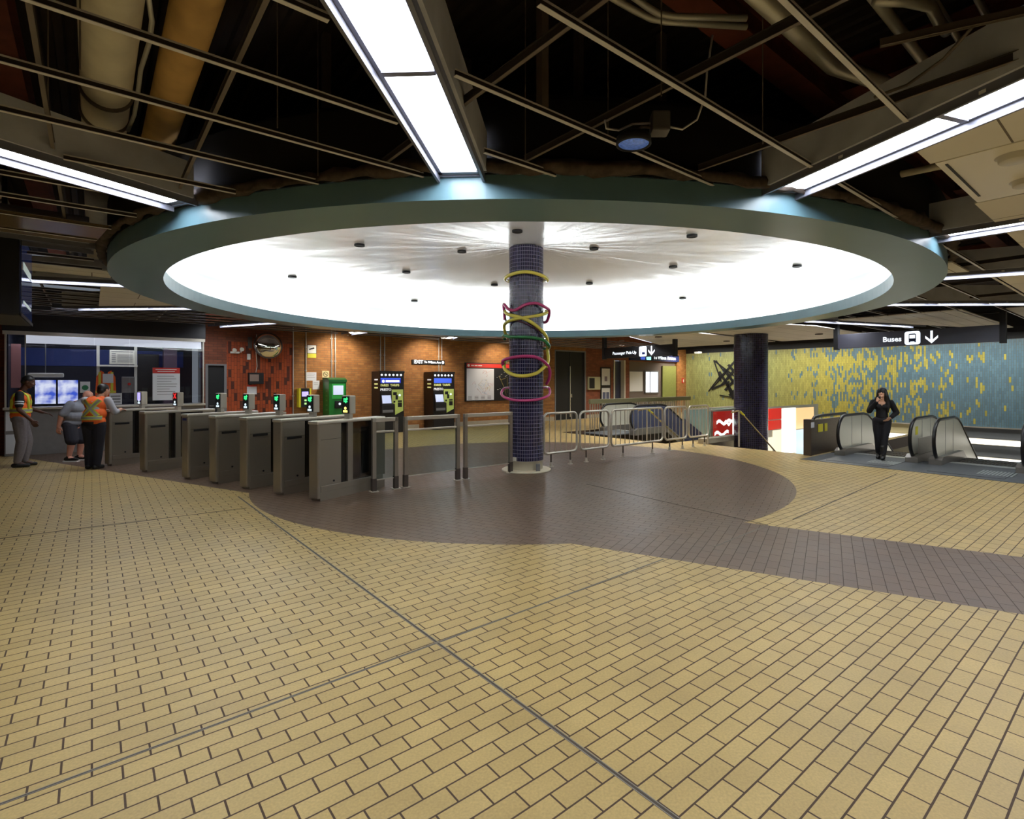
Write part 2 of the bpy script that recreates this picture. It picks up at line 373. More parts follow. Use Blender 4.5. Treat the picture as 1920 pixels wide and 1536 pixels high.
def tag(o, label=None, cat=None, group=None, kind=None):
    if label: o['label'] = label
    if cat: o['category'] = cat
    if group: o['group'] = group
    if kind: o['kind'] = kind
    return o
def empty(name, loc, rz, label, cat, group=None):
    o = bpy.data.objects.new(name, None); COL.objects.link(o); o.location = loc; o.rotation_euler = (0, 0, rz); o.empty_display_size = .1
    return tag(o, label, cat, group)
def struct(o): o['kind'] = 'structure'; return o
KIDS = {}
def copy_tree(o, parent=None, label=None, group=None):
    c = o.copy(); COL.objects.link(c)
    if parent: c.parent = parent
    if label: c['label'] = label
    if group: c['group'] = group
    for ch in list(o.children): copy_tree(ch, c)
    return c
def text_mesh(txt, size, align='CENTER', bold=0.0, extr=.002):
    cu = bpy.data.curves.new('t', 'FONT'); cu.body = txt; cu.size = size; cu.align_x = align; cu.align_y = 'CENTER'; cu.extrude = extr; cu.offset = bold; cu.resolution_u = 2
    ob = bpy.data.objects.new('t', cu); me = bpy.data.meshes.new_from_object(ob); bpy.data.objects.remove(ob); bpy.data.curves.remove(cu)
    return me
def text(txt, size, x, y, z, m, parent, align='CENTER', bold=0.0, name='lettering', sx=1.0, rotx=math.pi/2, rz=0):
    """lettering that reads on a face looking along -y at local (x, y, z)"""
    me = text_mesh(txt, size, align, bold); me.transform(Matrix.Scale(sx, 4, (1, 0, 0)))
    me.transform(Matrix.Translation((x, y, z)) @ Matrix.Rotation(rz, 4, 'Z') @ Matrix.Rotation(rotx, 4, 'X'))
    me.materials.append(m); o = bpy.data.objects.new(name, me); COL.objects.link(o)
    if parent: o.parent = parent
    return o
def rrect(x0, x1, z0, z1, r, n=5):
    p = []
    for cx_, cz_, a in ((x1-r, z1-r, 0), (x0+r, z1-r, 90), (x0+r, z0+r, 180), (x1-r, z0+r, 270)):
        for i in range(n+1):
            t = math.radians(a+90*i/n); p.append((cx_+r*math.cos(t), cz_+r*math.sin(t)))
    return p
def arrow_down(mb, x, z, s, y):
    t = s*.16
    mb.box(x-t/2, x+t/2, y-.003, y, z-s*.42, z+s*.5)
    for sg in (-1, 1):
        mb.prism([(x, z-s*.5), (x+sg*s*.42, z-s*.08), (x+sg*s*.42, z+s*.12), (x, z-s*.28)], y-.003, y, 'y')

# ================================================================== THE SETTING
DECK = 4.6
def cs_mesh(): return MB()
def place_cs(mb, name, m, **kw): return mb.build(name, m, loc=(0, 0, 0), rz=TH, **kw)

fl = MB()
for c0, c1, s0, s1 in [(-8, 11.6, -8, 16.77), (11.6, 12.3, -8, 8.6), (12.3, 13.1, -8, 5.3), (12.3, 24.4, 8.17, 8.6), (13.1, 24.4, -8, .9), (13.1, 24.4, 5.1, 5.3),
                       (11.6, 24.4, 12.7, 16.77), (20, 24.4, 8.6, 12.7)]:
    fl.box(c0, c1, s0, s1, -.3, 0)
struct(place_cs(fl, 'floor', M_FLOOR))
lo = MB().box(11, 24.4, -3, 13, -5.3, -5.2)
struct(place_cs(lo, 'floor', mat('dark_lower_floor', (70, 62, 52), .6)))
ww = MB()
for c0, c1, s0, s1 in [(11, 24.4, 8.17, 8.55), (13.2, 24.4, 5.13, 5.27), (13.1, 24.4, .7, .88), (11.0, 11.5, 8.6, 12.7), (11.5, 20, 12.72, 12.9), (12.2, 12.28, 5.3, 8.1), (20.02, 20.2, 8.6, 12.7), (12.9, 13.08, .9, 5.1)]:
    ww.box(c0, c1, s0, s1, -5.2, -.3)
struct(place_cs(ww, 'wall_stairwell', mat('beige_well_plaster', (176, 166, 134), .7)))

deck = MB()
n = 230
prof = []
for i in range(n):      # corrugated roof deck, ribs along s
    c = -8+i*.145
    prof += [(c, DECK), (c+.06, DECK), (c+.075, DECK-.05), (c+.13, DECK-.05)]
deck.prism(prof+[(prof[-1][0], DECK+.1), (-8, DECK+.1)], -8, 16.77, 'y')
struct(place_cs(deck, 'ceiling', M_DECK))

wa = MB()       # wall with the machines, local x = c, y = into the wall, openings for three doorways
for c0, c1, z0, z1, mi in [(2.27, 2.34, 0, DECK, 0), (2.34, 2.84, 2.12, DECK, 0), (2.84, 4.56, 2.75, DECK, 0), (4.56, 14.95, 0, DECK, 1), (14.95, 16.79, 2.98, DECK, 1),
                           (16.79, 18.62, 0, DECK, 0), (18.62, 19.44, 2.65, DECK, 0), (19.44, 19.75, 0, DECK, 0), (19.75, 23.6, 2.62, DECK, 0), (23.6, 24.4, 0, DECK, 1)]:
    wa.m(mi).box(c0, c1, 0, .3, z0, z1)
struct(wa.build('wall_back', [M_BRICK2, M_BRICK], loc=W(0, 16.77), rz=TH))
ws = MB().box(2.84, 4.56, 0, .3, 0, 2.75)
struct(ws.build('wall_back', M_SOLDIER, loc=W(0, 16.77), rz=TH))
# end wall behind the entrance bay
wb = MB(); wb.m(0).box(19.75, 23.6, .15, .29, 0, 2.62)
struct(wb.build('wall_back', mat('grey_brown_plaster', (104, 92, 86), .7), loc=W(0, 16.77), rz=TH))
bb = MB()
for c0, c1 in [(4.56, 6.7), (7.9, 8.65), (9.75, 14.9), (16.84, 18.58)]: bb.box(c0, c1, -.03, 0, 0, .16)
struct(bb.build('baseboard_back', M_CURB, loc=W(0, 16.77), rz=TH))
# doors
d = MB(); d.m(0).box(2.40, 2.78, .06, .1, 0, 2.08); d.m(1).box(2.34, 2.40, -.02, .12, 0, 2.12).box(2.78, 2.84, -.02, .12, 0, 2.12).box(2.40, 2.78, -.02, .12, 2.08, 2.12)
o = struct(d.build('door_1', [M_BLACK, M_GREY], loc=W(0, 16.77), rz=TH))
MB().tube([(2.44, .05, .98), (2.44, 0, .98), (2.55, 0, .98)], .012).build('door_handle', M_CHROME, o)
d = MB(); d.m(0).box(15.0, 15.86, .05, .1, 0, 2.93).box(15.88, 16.74, .05, .1, 0, 2.93); d.m(1).box(14.95, 15.0, -.02, .12, 0, 2.98).box(16.74, 16.79, -.02, .12, 0, 2.98).box(15, 16.74, -.02, .12, 2.93, 2.98)
o = struct(d.build('door_2', [M_BLACK, M_GREY], loc=W(0, 16.77), rz=TH))
MB().box(15.855, 15.885, .01, .05, .1, 2.3).box(15.90, 15.94, -.02, .05, .95, 1.1).build('door_handle', M_STEEL, o)
d = MB(); d.m(0).box(18.70, 19.36, .2, .24, 0, 2.6); d.m(1).box(18.62, 18.70, -.03, .3, 0, 2.65).box(19.36, 19.44, -.03, .3, 0, 2.65)
struct(d.build('door_3', [mat('dark_blue_door', (52, 56, 84), .3), M_OFFW], loc=W(0, 16.77), rz=TH))

# mural wall: local x runs right (towards -s), y into the wall
LM = W(24.4, 16.77)
struct(MB().box(0, 24.7, 0, .3, 0, 3.12).build('wall_right', M_MURAL, loc=LM, rz=FACE_C))
struct(MB().box(0, 24.7, -.02, .3, 3.12, DECK).build('wall_right', M_BLACK, loc=LM, rz=FACE_C))
lw = MB(); lw.m(0).box(0, 10.4, 0, .3, -5.2, 0); lw.m(1).box(10.4, 24.7, 0, .3, -5.2, 0); lw.m(2).box(3, 24.7, -.06, 0, -.02, .02)
struct(lw.build('wall_right', [mat('beige_well_wall', (178, 168, 130), .6), mat('slate_well_wall', (84, 88, 92), .5), M_STEEL], loc=LM, rz=FACE_C))
for nm, z0, z1, which in (('strip_light', -.59, -.43, 'upper'), ('strip_light', -1.28, -1.08, 'lower')):
    r = empty(nm, LM+Vector((0, 0, z0)), FACE_C, 'glowing white %s strip light on the well wall behind the escalators' % which, 'strip light', 'strip lights behind the escalators')
    a = MB()
    for i in range(4): a.box(8.3+i*3.6, 8.3+i*3.6+3.56, -.1, -.02, .0, z1-z0, .01)
    a.build('tube_cover', mat('well_strip', (255, 255, 255), .4, emit=(255, 250, 240), es=2.2), r)
    MB().box(8.28, 22.7, -.03, 0, -.03, 0).box(8.28, 22.7, -.03, 0, z1-z0, z1-z0+.03).build('housing', M_STEEL, r)
# walls outside the picture that close the hall
struct(MB().box(-8, 24.4, -.3, 0, 0, DECK).build('wall_front', M_BRICK, loc=W(0, -8), rz=TH))
struct(MB().box(-.3, 0, -8, 16.77, 0, DECK).build('wall_left', M_BRICK, loc=W(-8, 0), rz=TH))
struct(MB().box(-8, -1.47, 0, .3, 0, DECK).build('wall_back', M_BRICK2, loc=W(0, 16.77), rz=TH))

# expansion joints set into the floor
def strip(p, q, wd, name, lab, m=None):
    m = m or mat('joint_edge', (140, 134, 124), .5)
    p, q = Vector(p+(0,)), Vector(q+(0,)); L = (q-p).length; a = math.atan2(q.y-p.y, q.x-p.x)
    b = MB(); b.m(0).box(0, L, -wd/2, -wd/2+.004, -.02, .0025).box(0, L, wd/2-.004, wd/2, -.02, .0025); b.m(1).box(0, L, -wd/2+.004, wd/2-.004, -.02, .001)
    o = b.build(name, [m, mat('dark_joint_filler', (78, 70, 62), .7)], loc=p, rz=a); tag(o, lab, 'floor joint'); return o
def G(u, v, z=0.0):
    Y = (z-HC)*997/(715-v); return ((u-1012)/997*Y, Y)
def Gz(u, v, z): x, y = G(u, v, z); return Vector((x, y, z))
s0 = 1.815
strip(tuple(W(1.735, -3.0)[:2]), tuple(W(1.60, 8.6)[:2]), .021, 'expansion_joint', 'long metal expansion joint running from the bottom edge towards the fare gates')
strip(tuple(W(-2.2, 2.90)[:2]), tuple(W(4.05, 3.03)[:2]), .016, 'expansion_joint', 'metal expansion joint crossing the near yellow floor from bottom left to the brown paving')
strip(G(1340, 1025), G(1439, 985), .016, 'expansion_joint', 'thin pale joint crossing the brown band below the paved circle')
strip(G(1487, 974), G(1683, 888), .016, 'expansion_joint', 'thin dark joint in the yellow floor right of the brown circle', M_DSTEEL)
strip(G(0, 1010), G(462, 953), .014, 'expansion_joint', 'thin joint across the yellow floor in front of the two vested workers', M_DSTEEL)
strip(G(1100, 908), G(1440, 985), .014, 'expansion_joint', 'thin dark joint crossing the brown circle right of the column', M_DSTEEL)

# ================================================================== RING, DOME AND COLUMN
RR = Vector((-.14, 9.82, 0))                # axis of the ring itself
ring = empty('ceiling_ring', RR+Vector((0, 0, 2.93)), 0, 'huge round teal-grey ceiling ring with a glowing white dish inside', 'ceiling ring')
MB().lathe([(5.56, 0), (6.09, 0), (6.09, .17), (6.06, .17), (6.06, .05), (5.60, .05), (5.60, .18), (5.56, .18), (5.56, 0)], 160, smooth=False).build('ring_fascia', M_TEAL, ring)
for p in ring.children[0].data.polygons: p.use_smooth = False
MB().lathe([(.1, 1.22-.008), (.3, 1.22-.024), (1.5, 1.10), (3, .98), (4.5, .86), (5.6, .772), (5.95, .74), (6.02, .66), (6.03, .06)], 128).build('dish', M_DOME, ring, loc=(0, 0, 0), recalc=False)
MB().lathe([(.33, 1.30), (3, 1.05), (5.6, .84), (5.93, .82), (6.09, .70), (6.09, .18)], 96).build('drum', mat('black_drum', (20, 18, 18), .95), ring)
MB().lathe([(5.995, .095), (6.0, .205)], 128).build('cove_light', M_STRIP, ring, recalc=False)  # extra strip added to carry light to the dish centre
for a0 in range(0, 360, 45):
    pts = [(5.82*math.cos(math.radians(a)), 5.82*math.sin(math.radians(a)), .10) for a in range(a0+1, a0+45, 2)]
    MB().tube(pts, .022, 8).build('cove_light', M_COVE, ring)
def dome_hit(u, v, k=.08, z0=4.126):
    d = Vector(((u-1012)/997, 1, (715-v)/997)); t = 1.0
    while t < 25:
        p = d*t; r = math.hypot(p.x-RR.x, p.y-RR.y)
        if p.z+HC > z0-k*r and r < 6.1: return p+Vector((0, 0, HC)), r
        t += .002
    return None, None
SP = [(674, 460.6, 'left of the column, nearest the ring'), (866, 472.5, 'nearest to the left of the column top'), (970, 434.5, 'in front of the column top'), (1114, 467, 'nearest to the right of the column top'),
      (1297.5, 443.3, 'near the rear-facing edge right of the column'), (1494.5, 499.8, 'farthest right, near the glowing edge'), (1262, 501, 'right of the column in the middle row'), (1105, 532, 'just right of the yellow hoop'),
      (1280, 560, 'lowest on the right'), (762, 511, 'left of the column in the middle row'), (548, 520, 'farthest left, near the glowing edge'), (927, 535, 'just left of the yellow hoop'), (777, 565, 'lowest in the picture on the left')]
for u, v, lab in SP:
    p, r = dome_hit(u, v)
    if p is None: continue
    b = MB(); b.m(0).lathe([(0, -.004), (.055, -.004), (.072, -.012), (.082, -.01), (.082, .02), (0, .02)], 24)
    o = b.build('ceiling_grille', M_BLACK, loc=p, rz=0); tag(o, 'small dark grille in the white dish, '+lab, 'ceiling grille', 'round grilles in the white dish')

def uv_lathe(prof, n, name, m, parent, loc=(0, 0, 0)):
    b = MB().lathe(prof, n); o = b.build(name, m, parent, loc=loc)
    uv = o.data.uv_layers.new(name='UVMap')
    for p in o.data.polygons:
        for li in p.loop_indices:
            v = o.data.vertices[o.data.loops[li].vertex_index].co; r = prof[1][0]
            a = math.atan2(v.y, v.x)
            ca = math.atan2(p.center.y, p.center.x)
            if a-ca > math.pi: a -= 2*math.pi
            if ca-a > math.pi: a += 2*math.pi
            uv.data[li].uv = (a*r+10, v.z+10)
    return o
colr = empty('mosaic_column', RC.copy(), 0, 'round central column clad in dark blue mosaic tile, wrapped by coloured hoops', 'column')
uv_lathe([(.318, .20), (.318, 4.12)], 64, 'shaft', M_COL, colr)
MB().lathe([(.30, 0), (.305, .02), (.305, .20), (.317, .20)], 48).build('base_collar', mat('cream_base', (206, 198, 176), .4), colr)
MB().lathe([(0, .001), (.455, .001), (.455, .022), (.44, .03), (.30, .034)], 64).build('floor_flange', mat('cream_flange', (222, 212, 188), .45), colr)
MB().box(.18, .26, -.34, -.28, .03, .16, .01).build('outlet_box', M_GREY, colr)
MB().box(-.24, -.17, -.27, -.22, .20, .27, .005).build('tag_plate', M_OFFW, colr)

c2 = empty('mosaic_column', W(14.02, 7.53), 0, 'thick black-blue mosaic column standing at the top of the stairs', 'column')
uv_lathe([(.445, -3), (.445, 2.95)], 64, 'shaft', M_COL2, c2)

# coloured hoops: list of (angle, radius, height); angle 270 = towards the camera
def hoop(name, pts, r, m, lab, closed=False):
    out = []; n = len(pts)
    for i in range(n if closed else n-1):
        p0, p1, p2, p3 = [pts[(i+k) % n] if closed else pts[min(max(i+k, 0), n-1)] for k in (-1, 0, 1, 2)]
        def un(a, b): # continuous angles
            while b-a > 180: b -= 360
            while b-a < -180: b += 360
            return b
        a1 = p1[0]; a0 = un(a1, p0[0]); a2 = un(a1, p2[0]); a3 = un(a2, p3[0])
        for t in [q/8 for q in range(8)]:
            def cr(a, b, c, d): return .5*((2*b)+(-a+c)*t+(2*a-5*b+4*c-d)*t*t+(-a+3*b-3*c+d)*t**3)
            an = math.radians(cr(a0, a1, a2, a3)); rr = cr(p0[1], p1[1], p2[1], p3[1]); z = cr(p0[2], p1[2], p2[2], p3[2])
            out.append((rr*math.cos(an), rr*math.sin(an), z))
    if not closed:
        an = math.radians(pts[-1][0]); out.append((pts[-1][1]*math.cos(an), pts[-1][1]*math.sin(an), pts[-1][2]))
    b = MB().tube(out, r*1.45, 12, closed); o = b.build(name, m, loc=RC)
    tag(o, lab, 'sculpture hoop', 'coloured tube hoops around the column'); return o
def zf(v, rr=.38, side=0):     # height of picture row v on the front (0), side (1) or back (2) of a hoop
    Y = 9.9+(-rr, 0, rr)[side]; return 1.65+(715-v)*Y/997
hoop('sculpture_hoop', [(270, .39, zf(510)), (315, .39, zf(514)), (0, .40, zf(526, side=1)), (45, .39, zf(528, side=2)), (90, .39, zf(530, side=2)), (135, .39, zf(530, side=2)), (180, .39, zf(524, side=1)), (225, .39, zf(513))], .021, M_YEL, 'topmost yellow hoop, nearly level around the column', True)
hoop('sculpture_hoop', [(185, .40, zf(600, side=1)), (180, .41, zf(586, side=1)), (190, .42, zf(572, side=1)), (215, .38, zf(578)), (240, .36, zf(580)), (270, .37, zf(571)), (300, .38, zf(568)), (330, .41, zf(574)), (350, .43, zf(583, side=1)), (0, .42, zf(592, side=1)), (15, .39, zf(602, side=1)), (50, .37, zf(606, side=2))], .019, M_MAG, 'dark magenta wavy tube just above the two crossing yellow tubes')
hoop('sculpture_hoop', [(182, .40, zf(584, side=1)), (215, .38, zf(588)), (250, .36, zf(594)), (280, .36, zf(602)), (310, .38, zf(615)), (335, .40, zf(628)), (350, .40, zf(640, side=1)), (10, .40, zf(655, side=1)), (0, .41, zf(672, side=1)), (335, .40, zf(688))], .022, M_YEL, 'yellow tube slanting down to the right across the column')
hoop('sculpture_hoop', [(20, .39, zf(582, side=1)), (345, .39, zf(583)), (310, .37, zf(590)), (270, .36, zf(595)), (235, .37, zf(598)), (205, .39, zf(602)), (185, .41, zf(612, side=1)), (170, .40, zf(624, side=1)), (150, .38, zf(632, side=2))], .020, M_YEL, 'yellow tube rising to the right behind the slanting one')
hoop('sculpture_hoop', [(175, .40, zf(636, side=1)), (195, .43, zf(631, side=1)), (225, .38, zf(631)), (255, .36, zf(632)), (290, .36, zf(633)), (325, .40, zf(637)), (345, .43, zf(646)), (5, .42, zf(652, side=1)), (40, .38, zf(655, side=2))], .021, M_GRN, 'green hoop below the crossing yellow tubes')
hoop('sculpture_hoop', [(195, .44, zf(680)), (180, .42, zf(688, side=1)), (200, .45, zf(676)), (225, .40, zf(671)), (265, .37, zf(668)), (300, .38, zf(670)), (330, .41, zf(680)), (350, .44, zf(695, side=1)), (0, .43, zf(708, side=1)), (20, .40, zf(720, side=1))], .021, M_MAG, 'magenta hoop over the lower yellow loop')
hoop('sculpture_hoop', [(150, .38, zf(674, side=1)), (180, .40, zf(680, side=1)), (200, .42, zf(691)), (230, .38, zf(702)), (265, .37, zf(705)), (300, .37, zf(700)), (325, .38, zf(690)), (345, .38, zf(684, side=1))], .022, M_YEL, 'lowest yellow loop sagging across the front of the column')
hoop('sculpture_hoop', [(270, .38, zf(751)), (305, .40, zf(749)), (335, .44, zf(743)), (355, .44, zf(735, side=1)), (15, .42, zf(727, side=1)), (90, .40, zf(728, side=2)), (160, .42, zf(728, side=1)), (185, .46, zf(736, side=1)), (205, .46, zf(744)), (235, .41, zf(750))], .017, M_PINK, 'lowest pink hoop around the column above the barrier tops', True)
hoop('sculpture_hoop', [(180, .40, zf(592, side=1)), (200, .37, zf(602)), (240, .345, zf(600)), (290, .345, zf(612)), (320, .36, zf(622)), (350, .38, zf(630, side=1))], .012, M_PURP, 'thin dark purple tube behind the crossing yellow tubes')

# insulation wool on the rim of the ring
b = MB(); N = 520
for i in range(N):
    t = 2*math.pi*i/N
    for k in range(6):
        q = math.pi*2*k/6; h = .055+.035*noise.noise(Vector((math.cos(t)*6, math.sin(t)*6, k*.3)))+.05*noise.noise(Vector((math.cos(t)*40, math.sin(t)*40, k)))
        rr = 6.14+math.cos(q)*h*.9; b.v.append((rr*math.cos(t), rr*math.sin(t), 3.13+math.sin(q)*h*.8))
for i in range(N):
    j = (i+1) % N
    for k in range(6): b.f.append([i*6+k, j*6+k, j*6+(k+1) % 6, i*6+(k+1) % 6]); b.mi.append(0); b.sm.append(True)
tag(b.build('insulation_wool', M_FLUFF, loc=RR), 'ragged grey-brown insulation lying along the top rim of the ring', 'insulation')

# ================================================================== RADIAL LIGHTS
def in_room(c, s): return -3.2 < c < 24.2 and -8 < s < 16.6
def spoke(ang, r0, r1, lab, lit=True, housing=True):
    root = empty('linear_ceiling_light', RC+Vector((0, 0, GZ)), math.radians(ang), lab, 'ceiling light', 'linear lights radiating from the ring')
    f = MB()
    for sg in (-1, 1):
        ya, yb = sorted((sg*.150, sg*.168)); f.box(r0, r1, ya, yb, -.032, .05)
        ya, yb = sorted((sg*.126, sg*.150)); f.box(r0+.03, r1, ya, yb, .012, .03)
    f.box(r0, r0+.02, -.168, .168, .004, .05); f.box(r0+.02, r0+.07, -.15, .15, .012, .03)
    f.build('frame', M_CHAN, root)
    if housing:
        h = MB()
        for sg in (-1, 1): ya, yb = sorted((sg*.170, sg*.19)); h.box(r0+.05, r1, ya, yb, .015, .27)
        h.box(r0+.05, r1, -.19, .19, .27, .29); h.build('housing', M_HOUS, root)
    r = r0+.07; k = 0
    while r < r1-.2:
        e = min(r+1.17, r1-.02)
        if lit: MB().box(r, e, -.126, .126, .02, .035).build('lens', M_LENS, root)
        if e < r1-.1: MB().box(e-.003, e+.033, -.126, .126, .004, .019).build('divider', M_CHAN, root)
        r = e+.03; k += 1
    b = MB()
    for q in (.7, 1.5, 2.4): MB().box(r0+q, r0+q+.03, -.173, -.167, -.02, -.004).build('clip', M_WHITE, root)
    return root
spoke(-92.8, 6.17, 10.6, 'brightest wide linear light running overhead to the ring from top centre')
spoke(-70.4, 6.17, 10.6, 'bright linear light running from the upper right corner to the ring')
spoke(-115.2, 6.17, 10.4, 'linear light meeting the ring at upper left with long grey housing')
spoke(-48.0, 6.17, 10.4, 'thin bright linear light meeting the right end of the ring')
spoke(-25.0, 6.2, 10.4, 'linear light leaving the ring below the rightmost bright one')
spoke(-1.5, 6.2, 10.4, 'linear light seen edge on above the buses sign')
spoke(21.0, 6.2, 10.8, 'linear light partly hidden behind the buses sign')
spoke(42.5, 6.2, 7.0, 'short linear light behind the ring near the mosaic column')
spoke(64.6, 6.2, 10.5, 'linear light above the passenger pick-up sign')
spoke(87.2, 6.2, 8.3, 'linear light behind the ring above the map board', housing=False)
spoke(109.7, 6.2, 8.3, 'linear light behind the ring above the ticket machines', housing=False)
spoke(132.2, 6.2, 8.3, 'linear light behind the ring above the green card machine', housing=False)
spoke(154.9, 6.2, 9.0, 'linear light above the convex mirror and brick wall', housing=False)
spoke(177.0, 6.2, 8.9, 'linear light just above the booth fascia')
spoke(-160.0, 6.17, 7.5, 'short wide linear light left of the ring over the booth')
spoke(-137.6, 6.17, 9.2, 'unlit radial frame at the left end of the ring', lit=False)

# ================================================================== CEILING GRID
SPK = [-92.8+22.5*k for k in range(16)]
def near_spoke(p, m=.21):
    d = p-RC; r = math.hypot(d.x, d.y); a = math.degrees(math.atan2(d.y, d.x))
    if r > 10.6: return False
    for q in SPK:
        da = (a-q+180) % 360-180
        if abs(da) < 80 and abs(r*math.sin(math.radians(da))) < m and r*math.cos(math.radians(da)) > 0: return True
    return False
def solid_region(c, s):
    return (s < 1.03 and c > 3.55) or (10.4 < c < 17.2 and 5.3 < s < 12.6)
def grid_bar(c0, c1, s, lab):
    L = c1-c0
    b = MB(); b.m(0).box(0, L, -.012, .012, 0, .003); b.m(1).box(0, L, -.0015, .0015, .003, .032); b.m(0).box(0, L, -.005, .005, .028, .036)
    o = b.build('ceiling_grid_bar', [M_BAR, M_WEB], loc=W(c0, s, GZ), rz=TH); tag(o, lab, 'ceiling bar', 'pale bars of the open ceiling grid'); return o
NAMED = {('A', 0): 1}
def bars():
    cnt = 0
    for k in range(-4, 26):
        s = .94+.61*k
        c = -3.6; start = None
        while c < 18:
            p = W(c, s); ok = (p-RC).length > 6.2 and not near_spoke(p) and not solid_region(c, s) and s < 16.3 and not (c < 2.6 and s > 16.0)
            if abs(s-1.55) < .05 and c < 1.3: ok = False
            if c < -3.5 or c > 17.9: ok = False
            if ok and start is None: start = c
            if (not ok) and start is not None:
                if c-start > .25:
                    p0, p1 = W(start, s, GZ), W(c, s, GZ); mid = (p0+p1)/2
                    yield start, c, s, mid
                start = None
            c += .02
BL = list(bars())
def where(m, c0, c1, s):
    d = m-RC; a = math.degrees(math.atan2(d.y, d.x))
    for q in range(16):
        lo = -92.8+22.5*q
        da = (a-lo) % 360
        if da < 22.5: sec = q; break
    names = {15: 'between the upper left light and the overhead light', 0: 'between the overhead light and the upper right light', 14: 'left of the upper left light', 1: 'right of the upper right light', 2: 'at the right end of the ring', 3: 'above the buses sign', 4: 'beyond the buses sign', 13: 'at the left end of the ring', 12: 'over the booth', 11: 'in front of the orange brick wall'}
    return names.get(sec, 'behind the ring near the brick wall'), sec
seen = {}
for c0, c1, s, m in BL:
    wname, sec = where(m, c0, c1, s); seen.setdefault(sec, []).append((c0, c1, s, wname))
ORD = ['nearest', 'second nearest', 'third nearest', 'fourth nearest', 'fifth nearest', 'sixth nearest', 'seventh nearest', 'eighth nearest', 'ninth nearest', 'tenth nearest', 'eleventh nearest', 'twelfth nearest']
for sec, L in seen.items():
    L.sort(key=lambda t: (t[2]))
    for i, (c0, c1, s, wn_) in enumerate(L):
        od = ORD[i] if i < len(ORD) else 'far'
        grid_bar(c0, c1, s, 'grid bar %s, %s' % (wn_, od) if i < len(ORD) else 'grid bar %s, among the farthest' % wn_)
# dark carriers above the bars, running the other way
def carrier(c, s0, s1, z, lab):
    L = s1-s0; b = MB(); b.m(1).box(-.002, .002, 0, L, 0, .04); b.m(0).box(-.010, .010, 0, L, -.003, 0); b.m(1).box(-.010, .010, 0, L, .04, .043)
    o = b.build('carrier_channel', [M_BARD, M_WEB], loc=W(c, s0, z), rz=TH); tag(o, lab, 'ceiling channel', 'dark carrier channels above the grid'); return o
def ring_s(c, pad=.2):   # where the column's circle is crossed at this c
    dc = c-6.19; R = 6.1+pad
    return 7.73-math.sqrt(R*R-dc*dc) if abs(dc) < R else None
for c, sa, lab in [(1.53, -.4, 'dark carrier channel left of the overhead round lamp, first right of the overhead light'), (2.24, -.4, 'dark carrier channel passing just left of the round overhead lamp'), (3.27, -.4, 'dark carrier channel between the round overhead lamp and the upper right light'),
                   (3.95, 1.05, 'dark carrier channel next to the ring below the upper right light')]:
    carrier(c, sa, ring_s(c), 3.135, lab)
for c, s0_, s1_, lab in [(-.19, 1.5, 8.2, 'dark carrier channel crossing the upper left corner beside the pale duct'), (.52, 1.5, ring_s(.52), 'dark carrier channel right of the yellowed duct'), (-1.2, 4.5, 13, 'dark carrier channel above the black hanging screen'),
                         (-.6, 9.0, 14, 'dark carrier channel over the booth fascia'), (1.2, 12.6, 16, 'dark carrier channel over the booth, nearest to the brick wall'), (7.0, -.5, ring_s(7.0), 'dark carrier channel right of the ring end'), (8.6, 1.1, ring_s(8.6), 'dark carrier channel second right of the ring end'),
                         (10.2, 1.1, ring_s(10.2), 'dark carrier channel third right of the ring end'), (12.0, 1.1, 5.2, 'dark carrier channel between the ring and the buses sign'), (13.4, 1.1, 5.2, 'dark carrier channel directly in front of the buses sign'), (15, 1.1, 5.2, 'dark carrier channel behind the buses sign')]:
    carrier(c, s0_, s1_, 3.135, lab)

# ------------------------------------------------------------------ solid ceiling tiles
def clip(poly, n, d):     # keep n.p <= d  (poly in c,s)
    out = []
    for i in range(len(poly)):
        a, b = poly[i], poly[(i+1) % len(poly)]; fa, fb = n[0]*a[0]+n[1]*a[1]-d, n[0]*b[0]+n[1]*b[1]-d
        if fa <= 0: out.append(a)
        if (fa < 0 < fb) or (fb < 0 < fa):
            t = fa/(fa-fb); out.append((a[0]+(b[0]-a[0])*t, a[1]+(b[1]-a[1])*t))
    return out
RCS = (6.19, 7.73)
def sector(a0, a1, r0=6.16, r1=13.5, pad=.2):
    p = []; N = 24
    a0r, a1r = a0-math.degrees(TH), a1-math.degrees(TH)
    for i in range(N+1):
        a = math.radians(a0r+(a1r-a0r)*i/N); p.append((RCS[0]+r0*math.cos(a), RCS[1]+r0*math.sin(a)))
    for i in range(N+1):
        a = math.radians(a1r+(a0r-a1r)*i/N); p.append((RCS[0]+r1*math.cos(a), RCS[1]+r1*math.sin(a)))
    # keep clear of the two lights
    for ar, sg in ((a0r, 1), (a1r, -1)):
        t = math.radians(ar); n = (sg*math.sin(t), -sg*math.cos(t)); p = clip(p, n, n[0]*RCS[0]+n[1]*RCS[1]-pad)
    return p
def tiles(poly, z, lab, name='ceiling_tile_field'):
    if len(poly) < 3: return
    b = MB(); b.prism(poly, 0, .018)
    o = b.build(name, M_TILE, loc=(0, 0, z), rz=TH); tag(o, lab, 'ceiling tiles'); return o
def box_clip(p, c0=None, c1=None, s0=None, s1=None):
    if c0 is not None: p = clip(p, (-1, 0), -c0)
    if c1 is not None: p = clip(p, (1, 0), c1)
    if s0 is not None: p = clip(p, (0, -1), -s0)
    if s1 is not None: p = clip(p, (0, 1), s1)
    return p
P1 = box_clip(sector(-70.4, -48), c1=4.22, s1=1.02, s0=-4)
tiles(P1, GZ, 'beige ceiling tiles at upper right between the bright light and the diffuser panel')
tiles(box_clip(sector(-70.4, -48), c0=4.22, c1=5.44, s1=-.2, s0=-4), GZ, 'beige ceiling tiles at the far right edge beyond the diffuser panel')
